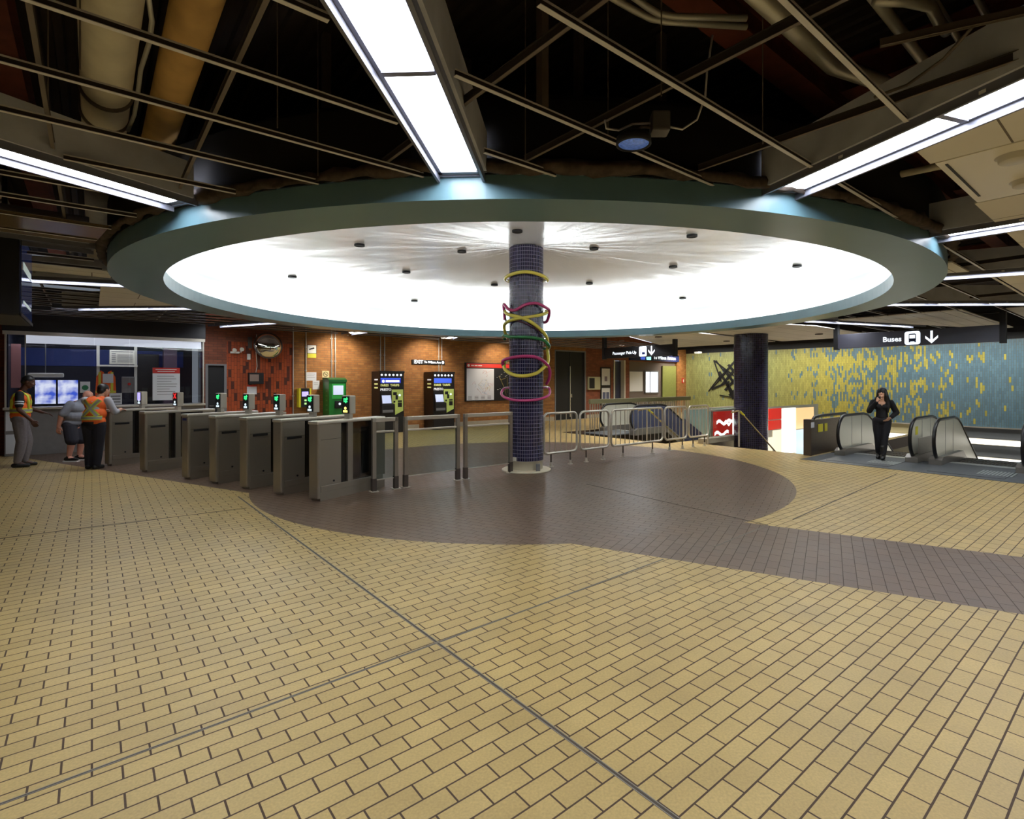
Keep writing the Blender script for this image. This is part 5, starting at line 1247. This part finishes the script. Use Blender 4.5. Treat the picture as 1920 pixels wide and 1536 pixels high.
def hand(mb, wrist, d, up, side, r=.0085, curl=.5, L=.085):
    """palm and five fingers; d = direction of the fingers, up = back of the hand, side = towards the thumb"""
    d, up, side = Vector(d).normalized(), Vector(up).normalized(), Vector(side).normalized()
    p = Vector(wrist); palm = p+d*.05
    for k in range(4):
        y = (k-1.5)*.021; base = p+d*.085+side*-y; root = p+d*.02+side*(-y*.6)
        cap(mb, [(root, .014), (base, .0125)])
        ln = (.040, .046, .043, .033)[k]; d1 = (d-up*curl*.6).normalized(); d2 = (d-up*curl*1.6).normalized(); d3 = (d-up*curl*2.6).normalized()
        a = base+d1*ln; b = a+d2*ln*.65; c_ = b+d3*ln*.5
        cap(mb, [(base, r*1.15), (a, r), (b, r*.92), (c_, r*.8)], 8)
    t0 = p+d*.025+side*.022; t1 = t0+(side*.8+d*.6).normalized()*.04; t2 = t1+(side*.25+d-up*curl*.6).normalized()*.035
    cap(mb, [(t0, .015), (t1, .0105), (t2, .009)], 8)
def head(mb, c, f, up, s=1.0):
    """skull with jaw, nose, brow, lips and ears; c = centre, f = facing"""
    f = Vector(f).normalized(); up = Vector(up).normalized(); l = up.cross(f).normalized(); up = f.cross(l).normalized()
    M = Matrix((f, l, up)).transposed(); C = Vector(c)
    def at(x, y, z): return C+f*x*s+l*y*s+up*z*s
    ell(mb, at(-.008, 0, .028), .095*s, .074*s, .088*s, M, 12); ell(mb, at(.012, 0, -.035), .076*s, .060*s, .078*s, M, 12)
    ell(mb, at(.048, 0, -.088), .030*s, .032*s, .024*s, M); ell(mb, at(.076, 0, .028), .016*s, .050*s, .012*s, M)
    cap(mb, [(at(.084, 0, .018), .010*s), (at(.104, 0, -.022), .013*s)], 8)
    ell(mb, at(.090, .012, -.026), .012*s, .010*s, .009*s, M); ell(mb, at(.090, -.012, -.026), .012*s, .010*s, .009*s, M)
    ell(mb, at(.083, 0, -.052), .012*s, .022*s, .006*s, M); ell(mb, at(.080, 0, -.062), .012*s, .019*s, .006*s, M)
    for sg in (1, -1):
        ell(mb, at(.058, sg*.040, -.018), .022*s, .018*s, .020*s, M); ell(mb, at(-.008, sg*.076, -.006), .018*s, .008*s, .030*s, M)
    return at, M
def face_parts(r, at, M, s, brow, lip, eyes=True):
    if eyes:
        b = MB()
        for sg in (1, -1): ell(b, at(.079, sg*.031, .004), .010*s, .015*s, .008*s, M, 8)
        e = b.build('eyes', mat('eye_white', (220, 215, 208), .2), r)
        b = MB()
        for sg in (1, -1): ell(b, at(.087, sg*.031, .004), .004*s, .007*s, .007*s, M, 6)
        b.build('iris', M_BLACK, e)
    b = MB()
    for sg in (1, -1): ell(b, at(.090, sg*.032, .026), .005*s, .019*s, .004*s, M, 6)
    b.build('eyebrows', brow, r); b = MB(); ell(b, at(.0935, 0, -.056), .004*s, .020*s, .006*s, M, 6); b.build('lips', lip, r)
SK_D = mat('dark_brown_skin', (84, 52, 38), .5); SK_T = mat('tan_skin', (198, 150, 122), .5); SK_P = mat('pinkish_skin', (206, 146, 124), .5); SK_W = mat('warm_light_skin', (214, 164, 132), .5)
VO = mat('hi_vis_orange', (240, 104, 34), .7); VY = mat('hi_vis_yellow', (214, 216, 70), .6); VS = mat('reflective_grey', (146, 152, 140), .4)
HAIRB = mat('black_hair', (16, 13, 12), .45)
def leg_pts(hip, knee, ankle, k=1.0): return [(hip, .082*k), ((hip+knee)/2, .074*k), (knee, .056*k), (knee+(ankle-knee)*.3, .056*k), (ankle, .036*k)]
def shoe(mb, ankle, d, sole=0.0):
    d = Vector((d[0], d[1], 0)).normalized(); a = Vector((ankle[0], ankle[1], sole))
    cap(mb, [(a-d*.05+V3(0, 0, .045), .043), (a+d*.06+V3(0, 0, .038), .044), (a+d*.15+V3(0, 0, .032), .036)]); cap(mb, [(a+V3(0, 0, .09), .045), (a+V3(0, 0, .05), .045)])
def clampz(o, z=.0):
    for v in o.data.vertices:
        if v.co.z < z: v.co.z = z
def person(loc, rz, lab):
    r = empty('person', loc, rz, lab, 'person'); return r

# --- worker standing side-on, beside the left edge of the picture
def worker_side():
    r = person(Vector((-9.98, 10.26, 0)), math.radians(38), 'person in orange and yellow safety vest and grey sweatpants standing side-on at the booth')
    hp = V3(-.04, 0, .93); hL, hR = V3(-.04, .09, .92), V3(-.04, -.09, .92); kL, kR = V3(.06, .10, .50), V3(.0, -.10, .50); aL, aR = V3(.02, .11, .09), V3(-.06, -.10, .09)
    ch = V3(-.02, 0, 1.30); nk = V3(.0, 0, 1.47); hd = V3(.085, -.01, 1.635); sL, sR = V3(-.02, .185, 1.40), V3(-.02, -.185, 1.40)
    eL, wL = V3(.05, .25, 1.13), V3(.27, .20, 1.03); eR, wR = V3(-.02, -.245, 1.11), V3(.15, -.235, .90)
    b = MB(); cap(b, [(hp, .13), (V3(-.02, 0, 1.10), .125), (ch, .135)]); ell(b, ch, .11, .17, .13); cap(b, [(ch, .08), (nk, .055), (hd, .052)])
    for h_, k_, a_ in ((hL, kL, aL), (hR, kR, aR)): cap(b, leg_pts(h_, k_, a_)); cap(b, [(a_, .04), (a_+V3(.12, 0, -.05), .03)])
    for s_, e_, w_ in ((sL, eL, wL), (sR, eR, wR)): cap(b, [(s_, .056), ((s_+e_)/2, .05), (e_, .040), (w_, .029)])
    hand(b, wR, (.5, .05, -.85), (.2, -1, 0), (.8, 0, .4), curl=.75); hand(b, wL, (.9, -.1, -.3), (0, .3, 1), (.3, -1, 0), curl=.4)
    at, M = head(b, hd, (.93, -.1, -.32), (.32, 0, .93)); remeshed(b, 'body', SK_D, r, .0065)
    face_parts(r, at, M, 1, HAIRB, mat('dark_lips', (96, 56, 50), .5))
    b = MB(); ell(b, at(-.018, 0, .042), .098, .080, .088, M, 12); ell(b, at(-.06, 0, .0), .055, .070, .07, M); o = remeshed(b, 'hair', HAIRB, r, .008)
    t = MB(); cap(t, [(V3(-.04, 0, .96), .140), (V3(-.02, 0, 1.12), .138), (ch, .145)]); ell(t, ch, .122, .185, .14)
    for s_, e_ in ((sL, eL), (sR, eR)): cap(t, [(s_, .068), (s_+(e_-s_)*.72, .062)])
    cap(t, [(V3(0, 0, 1.40), .08), (V3(.0, 0, 1.45), .064)]); tee = remeshed(t, 't_shirt', mat('black_tee', (26, 28, 32), .8), r, .012)
    sb = MB()
    for s_, e_ in ((sL, eL), (sR, eR)):
        for q in (.46, .60): p0 = s_+(e_-s_)*q; p1 = s_+(e_-s_)*(q+.07); sb.cyl(p0, p1, .0665, .0655, 18)
    sb.build('sleeve_stripes', mat('white_stripe', (214, 222, 226), .7), tee)
    v = MB(); ell(v, V3(-.03, 0, 1.0), .152, .178, .13); ell(v, V3(-.02, 0, 1.15), .150, .178, .15); ell(v, V3(-.02, 0, 1.31), .146, .178, .14); cap(v, [(V3(-.03, .12, 1.40), .045), (V3(-.03, .06, 1.44), .04)]); cap(v, [(V3(-.03, -.12, 1.40), .045), (V3(-.03, -.06, 1.44), .04)])
    ve = remeshed(v, 'vest', VO, r, .012)
    def band(z, h, ex, m, nm):
        b = MB(); n = 40
        P = [(V3(-.02-.0+( .153+ex)*math.cos(2*math.pi*i/n), (.181+ex)*math.sin(2*math.pi*i/n), 0)) for i in range(n)]
        for zz1, zz2 in ((z, z+h),):
            vs = [p+V3(0, 0, zz1) for p in P]+[p+V3(0, 0, zz2) for p in P]; b.add(vs, [(i, (i+1) % n, n+(i+1) % n, n+i) for i in range(n)], True)
        b.build(nm, m, ve)
    band(1.045, .09, .004, VY, 'yellow_band'); band(1.068, .045, .008, VS, 'reflective_band')
    st = MB()
    for sg in (-1, 1):
        st.tube([(.09, sg*.105, 1.12), (.10, sg*.105, 1.25), (.08, sg*.105, 1.37), (.0, sg*.105, 1.438), (-.09, sg*.105, 1.40), (-.135, sg*.105, 1.28), (-.14, sg*.105, 1.13)], .026, 8)
    st.build('yellow_strap', VY, ve)
    p = MB(); ell(p, hp, .135, .155, .12)
    for h_, k_, a_ in ((hL, kL, aL), (hR, kR, aR)): cap(p, [(h_, .108), ((h_+k_)/2, .098), (k_, .085), ((k_+a_)/2, .078), (a_+V3(0, 0, .03), .06)])
    remeshed(p, 'trousers', mat('grey_sweatpants', (122, 116, 118), .9, noise_amt=.15, nscale=30), r, .012)
    q = MB(); shoe(q, aL, (1, .05)); shoe(q, aR, (1, -.05)); o = remeshed(q, 'shoes', mat('black_shoes', (20, 19, 21), .5), r, .009); clampz(o, .002)
worker_side()

# --- worker seen from behind
def worker_back():
    r = person(Vector((-8.40, 10.02, 0)), math.radians(100), 'person seen from behind in orange vest with yellow cross, leaning by the farthest gate')
    hp = V3(-.0, 0, .84); hL, hR = V3(0, .09, .83), V3(0, -.09, .83); kL, kR = V3(.03, .08, .45), V3(-.02, -.08, .45); aL, aR = V3(-.01, .075, .08), V3(-.06, -.075, .08)
    ch = V3(.07, 0, 1.20); nk = V3(.12, -.03, 1.36); hd = V3(.19, -.06, 1.475); sL, sR = V3(.08, .19, 1.29), V3(.08, -.19, 1.29)
    eL, wL = V3(.26, .24, 1.16), V3(.42, .16, 1.30); eR, wR = V3(.13, -.28, 1.06), V3(.34, -.27, 1.10)
    b = MB(); cap(b, [(hp, .13), (V3(.03, 0, 1.02), .13), (ch, .14)]); ell(b, ch, .12, .18, .14); cap(b, [(ch, .08), (nk, .055), (hd, .052)])
    for h_, k_, a_ in ((hL, kL, aL), (hR, kR, aR)): cap(b, leg_pts(h_, k_, a_)); cap(b, [(a_, .04), (a_+V3(.12, 0, -.045), .03)])
    for s_, e_, w_ in ((sL, eL, wL), (sR, eR, wR)): cap(b, [(s_, .056), ((s_+e_)/2, .05), (e_, .042), (w_, .030)])
    hand(b, wL, (.6, -.3, .6), (0, 0, 1), (0, -1, .3), curl=.4); hand(b, wR, (.9, .1, -.1), (0, 0, 1), (0, 1, 0), curl=.35)
    at, M = head(b, hd, (.88, -.35, -.25), (.25, 0, .95)); remeshed(b, 'body', SK_T, r, .0065)
    face_parts(r, at, M, 1, HAIRB, mat('pink_lips', (170, 96, 86), .5))
    b = MB(); ell(b, at(-.022, 0, .036), .100, .082, .094, M, 12); ell(b, at(-.06, 0, -.02), .055, .068, .075, M); remeshed(b, 'hair', HAIRB, r, .008)
    t = MB(); cap(t, [(V3(.0, 0, .88), .14), (V3(.03, 0, 1.03), .142), (ch, .15)]); ell(t, ch, .128, .19, .145)
    for s_, e_, w_ in ((sL, eL, wL), (sR, eR, wR)): cap(t, [(s_, .068), (e_, .056), (e_+(w_-e_)*.35, .050)])
    remeshed(t, 'shirt', mat('pale_grey_shirt', (176, 178, 184), .8), r, .012)
    v = MB(); ell(v, V3(-.0, 0, .90), .150, .190, .11); ell(v, V3(.03, 0, 1.03), .152, .190, .15); ell(v, V3(.07, 0, 1.20), .148, .190, .15)
    cap(v, [(V3(.08, .13, 1.29), .055), (V3(.10, .06, 1.33), .045)]); cap(v, [(V3(.08, -.13, 1.29), .055), (V3(.10, -.06, 1.33), .045)])
    ve = remeshed(v, 'vest', VO, r, .012)
    # the back surface, x as a function of height
    def bx(z, y): 
        c = .0+.07*max(0, min(1, (z-.90)/.30)); return c-.153*math.sqrt(max(0.05, 1-(y/.195)**2))
    def patch(p, q, w_, m, off, nm):
        b = MB(); n = 14; pts = []
        for i in range(n+1):
            y = p[0]+(q[0]-p[0])*i/n; z = p[1]+(q[1]-p[1])*i/n; pts.append((y, z))
        dy, dz = q[0]-p[0], q[1]-p[1]; L = math.hypot(dy, dz); ny, nz = -dz/L*w_/2, dy/L*w_/2
        vs = []
        for y, z in pts:
            for sg in (-1, 1): yy, zz_ = y+sg*ny, z+sg*nz; vs.append((bx(zz_, yy)-off, yy, zz_))
        b.add(vs, [(2*i, 2*i+1, 2*i+3, 2*i+2) for i in range(n)], True); b.build(nm, m, ve)
    for a_, c_ in (((.13, 1.30), (-.12, 1.00)), ((-.13, 1.30), (.12, 1.00)), ((-.175, .965), (.175, .965))):
        patch(a_, c_, .075, VY, .012, 'yellow_band'); patch(a_, c_, .040, VS, .017, 'reflective_band')
    patch((-.09, .875), (.09, .875), .045, M_BLACK, .03, 'back_print')
    p = MB(); ell(p, hp, .135, .165, .12)
    for h_, k_, a_ in ((hL, kL, aL), (hR, kR, aR)): cap(p, [(h_, .112), ((h_+k_)/2, .10), (k_, .086), ((k_+a_)/2, .080), (a_+V3(0, 0, .0), .066)])
    remeshed(p, 'trousers', mat('navy_black_trousers', (22, 22, 34), .8), r, .012)
    q = MB(); shoe(q, aL, (1, .1)); shoe(q, aR, (1, -.1)); o = remeshed(q, 'shoes', mat('black_shoes', (20, 19, 21), .5), r, .009); clampz(o, .002)
worker_back()

# --- bald customer in grey, bending forward
def customer():
    r = person(Vector((-9.66, 11.0, 0)), math.radians(8), 'bald person in grey polo shirt and dark shorts bending forward between the two workers')
    hp = V3(-.02, 0, .76); hL, hR = V3(0, .09, .75), V3(0, -.09, .75); kL, kR = V3(.10, .10, .42), V3(.05, -.10, .42); aL, aR = V3(.06, .10, .09), V3(.0, -.11, .09)
    ch = V3(.10, 0, 1.10); nk = V3(.19, 0, 1.24); hd = V3(.29, -.02, 1.335); sL, sR = V3(.10, .19, 1.18), V3(.08, -.19, 1.18)
    eL, wL = V3(.25, .24, 1.0), V3(.45, .15, 1.06); eR, wR = V3(-.05, -.25, .94), V3(-.10, -.24, .73)
    b = MB(); cap(b, [(hp, .16), (V3(.03, 0, .92), .165), (ch, .16)]); ell(b, V3(.06, 0, .95), .18, .19, .16); ell(b, ch, .14, .19, .14); cap(b, [(ch, .09), (nk, .062), (hd, .058)])
    for h_, k_, a_ in ((hL, kL, aL), (hR, kR, aR)): cap(b, leg_pts(h_, k_, a_, 1.12)); cap(b, [(a_, .045), (a_+V3(.12, 0, -.05), .032)])
    for s_, e_, w_ in ((sL, eL, wL), (sR, eR, wR)): cap(b, [(s_, .062), ((s_+e_)/2, .056), (e_, .046), (w_, .034)])
    hand(b, wR, (-.05, 0, -1), (0, -1, 0), (1, 0, 0), curl=.6); hand(b, wL, (1, -.2, 0), (0, 0, 1), (0, -1, 0), curl=.3)
    at, M = head(b, hd, (.88, -.15, -.42), (.45, 0, .9)); remeshed(b, 'body', SK_P, r, .0065)
    face_parts(r, at, M, 1, mat('grey_brow', (120, 104, 92)), mat('pink_lips', (170, 96, 86), .5), eyes=False)
    g = MB()
    for sg in (1, -1): ell(g, at(.092, sg*.033, .004), .006, .022, .016, M, 8); g.tube([at(.09, sg*.055, .006), at(.0, sg*.08, .006)], .003, 6)
    g.build('glasses', M_BLACK, r)
    t = MB(); ell(t, V3(.0, 0, .80), .175, .19, .10); ell(t, V3(.05, 0, .94), .195, .205, .16); ell(t, ch, .155, .205, .15); cap(t, [(V3(.15, 0, 1.19), .09), (nk, .075)])
    for s_, e_ in ((sL, eL), (sR, eR)): cap(t, [(s_, .078), (s_+(e_-s_)*.8, .072)])
    remeshed(t, 'polo_shirt', mat('grey_polo', (146, 150, 162), .85, noise_amt=.1, nscale=20), r, .012)
    p = MB(); ell(p, hp, .165, .18, .12)
    for h_, k_ in ((hL, kL), (hR, kR)): cap(p, [(h_, .12), (h_+(k_-h_)*.95, .112)])
    remeshed(p, 'shorts', mat('charcoal_shorts', (48, 48, 58), .85), r, .012)
    q = MB(); shoe(q, aL, (1, .05), .012); shoe(q, aR, (1, -.05), .012); o = remeshed(q, 'shoes', mat('black_shoes', (20, 19, 21), .5), r, .009); clampz(o, .014)
    b = MB()
    for a_ in (aL, aR): b.prism([(a_.x-.09+(.27*i/8), a_.y-.045) for i in range(9)]+[(a_.x+.18-(.27*i/8), a_.y+.045) for i in range(9)], .001, .022)
    b.build('white_soles', M_WHITE, o)
customer()

# --- woman in black
def woman():
    ft = W(12.75, 3.92)
    r = person(Vector((7.22, 11.22, .014)), math.radians(237), 'person with long black hair dressed all in black, stepping off the left bus escalator')
    r.scale = (.93, .95, .90)
    hp = V3(0, 0, .90); hL, hR = V3(0, .085, .89), V3(0, -.085, .89); kL, kR = V3(.06, .055, .49), V3(.02, -.075, .49); aL, aR = V3(.10, .02, .09), V3(-.08, -.06, .10)
    ch = V3(.0, 0, 1.24); nk = V3(.01, 0, 1.40); hd = V3(.03, 0, 1.535); sL, sR = V3(.0, .165, 1.33), V3(.0, -.165, 1.33)
    eL, wL = V3(-.05, .27, 1.09), V3(.08, .16, .97); eR, wR = V3(.09, -.235, 1.12), V3(.20, -.085, 1.36)
    b = MB(); ell(b, hp, .115, .155, .11); cap(b, [(hp, .12), (V3(0, 0, 1.06), .10), (ch, .115)]); ell(b, V3(0, 0, 1.24), .095, .15, .12); ell(b, V3(.07, .06, 1.22), .06, .06, .06); ell(b, V3(.07, -.06, 1.22), .06, .06, .06); cap(b, [(ch, .07), (nk, .048), (hd, .045)])
    for h_, k_, a_ in ((hL, kL, aL), (hR, kR, aR)): cap(b, leg_pts(h_, k_, a_, .98)); cap(b, [(a_, .035), (a_+V3(.10, 0, -.05), .026)])
    for s_, e_, w_ in ((sL, eL, wL), (sR, eR, wR)): cap(b, [(s_, .046), ((s_+e_)/2, .043), (e_, .034), (w_, .024)])
    hand(b, wR, (-.15, .35, .9), (.6, -.6, .3), (-.2, .8, 0), curl=.5, r=.0078); hand(b, wL, (.4, -.7, -.6), (.6, .7, 0), (.5, 0, .5), curl=.6, r=.0078)
    at, M = head(b, hd, (.97, -.12, .10), (-.1, 0, 1), .94); remeshed(b, 'body', SK_W, r, .006)
    face_parts(r, at, M, .94, HAIRB, mat('red_lips', (168, 60, 58), .4))
    h = MB(); ell(h, at(-.026, 0, .046), .114, .098, .104, M, 12); cap(h, [(V3(-.06, 0, 1.50), .10), (V3(-.08, 0, 1.35), .125), (V3(-.09, 0, 1.15), .11), (V3(-.10, .0, 1.02), .06)])
    cap(h, [(at(.02, .082, .02), .036), (at(.02, .092, -.06), .04), (V3(.04, .11, 1.36), .048), (V3(.07, .12, 1.22), .035), (V3(.08, .11, 1.10), .02)])
    cap(h, [(at(-.0, -.078, .02), .028), (at(-.01, -.085, -.06), .03), (V3(-.02, -.12, 1.36), .035), (V3(-.03, -.14, 1.25), .02)])
    remeshed(h, 'hair', HAIRB, r, .008)
    BK = mat('black_knit', (15, 14, 18), .85, noise_amt=.2, nscale=40); BK2 = mat('black_denim', (20, 20, 27), .8, noise_amt=.2, nscale=40)
    t = MB(); cap(t, [(V3(0, 0, .98), .122), (V3(0, 0, 1.10), .112), (V3(0, 0, 1.22), .12)]); ell(t, V3(0, 0, 1.23), .106, .162, .115); ell(t, V3(.072, .06, 1.215), .068, .068, .068); ell(t, V3(.072, -.06, 1.215), .068, .068, .068)
    for s_, e_, w_ in ((sL, eL, wL), (sR, eR, wR)): cap(t, [(s_, .062), ((s_+e_)/2, .062), (e_, .062), (e_+(w_-e_)*.85, .046)])
    remeshed(t, 'cardigan', BK, r, .011)
    p = MB(); ell(p, hp, .130, .170, .12)
    for h_, k_, a_ in ((hL, kL, aL), (hR, kR, aR)): cap(p, [(h_, .104), ((h_+k_)/2, .095), (k_, .072), ((k_+a_)/2, .068), (a_+V3(0, 0, .05), .064)])
    remeshed(p, 'trousers', BK2, r, .011)
    q = MB(); shoe(q, aL, (1, -.1)); shoe(q, aR, (1, -.15)); cap(q, [(aL+V3(0, 0, .20), .058), (aL, .056), (aL+V3(.12, 0, -.04), .045)]); cap(q, [(aR+V3(0, 0, .20), .058), (aR, .056), (aR+V3(.12, 0, -.04), .045)]); o = remeshed(q, 'boots', mat('black_leather', (12, 12, 14), .3), r, .009); clampz(o, .002)
    MB().box(.185, .20, -.11, -.02, 1.41, 1.47, .003).build('phone', M_BLACK, r)
woman()

# ------------------------------------------------------------------ lamps over the far side of the hall
for i, x0 in enumerate((.4, 5.0, 9.6, 14.2, 18.8)):
    r = empty('wall_washer', LM+Vector((math.cos(FACE_C), math.sin(FACE_C), 0))*x0-Vector((CX, CY, 0))*1.3+Vector((0, 0, 3.32)), FACE_C, ['first', 'second', 'third', 'fourth', 'fifth'][i]+' linear lamp from the brick corner washing the tiled wall, above the soffit line', 'ceiling light', 'lamps washing the tiled wall')
    MB().box(0, 4.2, -.12, .12, 0, .12).box(0, 4.2, -.12, -.10, -.07, 0).build('housing', M_DARK, r); MB().box(.02, 4.18, -.08, .08, -.006, .0).build('lens', mat('washer_lens', (255, 255, 255), .4, emit=(255, 250, 240), es=26), r)
for c, s_, z, lab in ((12.6, 9.6, 2.93, 'small round downlight in the beige ceiling nearest the pick-up sign'), (15.6, 9.2, 2.93, 'small round downlight in the beige ceiling near the green wall'), (15.2, 6.2, 2.93, 'small round downlight in the beige ceiling left of the buses sign'), (20.5, 14.2, 3.3, 'added round fill lamp over the distant railing'), (16.5, 14.4, 3.3, 'added round fill lamp in front of the black double door')):  # lamps over the railing and by the double door are added for brightness
    r = empty('round_downlight', W(c, s_, z), 0, lab, 'downlight'); MB().lathe([(0, .02), (.07, .02), (.075, -.008), (.10, -.008), (.10, .02)], 24).build('rim', M_DSTEEL, r)
    MB().lathe([(0, .004), (.068, .004), (.068, .01), (0, .01)], 20).build('lens', mat('downlight_lens', (255, 255, 255), .4, emit=(255, 245, 225), es=10), r)
    ld = bpy.data.lights.new('downlight_beam', 'SPOT'); ld.energy = 220; ld.color = (1, .93, .82); ld.spot_size = math.radians(130); ld.spot_blend = .8; ld.shadow_soft_size = .07
    lo_ = bpy.data.objects.new('downlight_beam', ld); COL.objects.link(lo_); lo_.parent = r; lo_.location = (0, 0, -.03)

r = empty('side_guard', W(12.62, 8.78), TH, 'pale teal glazed guard between the hoop railings and the red backlit glass', 'guard')
MB().box(0, 4.5, -.02, .02, .84, .88, .005).box(0, .04, -.02, .02, 0, .88).box(1.4, 1.43, -.02, .02, 0, .88).build('cap_rail', M_STEEL, r)
MB().box(.03, 4.5, -.01, .01, .04, .84).build('panel', mat('pale_teal_glazing', (150, 180, 184), .15), r)
MB().prism([(.03, .05), (1.1, .05), (.03, .62)], -.014, -.01, 'y').build('navy_graphic', M_NAVY, r)
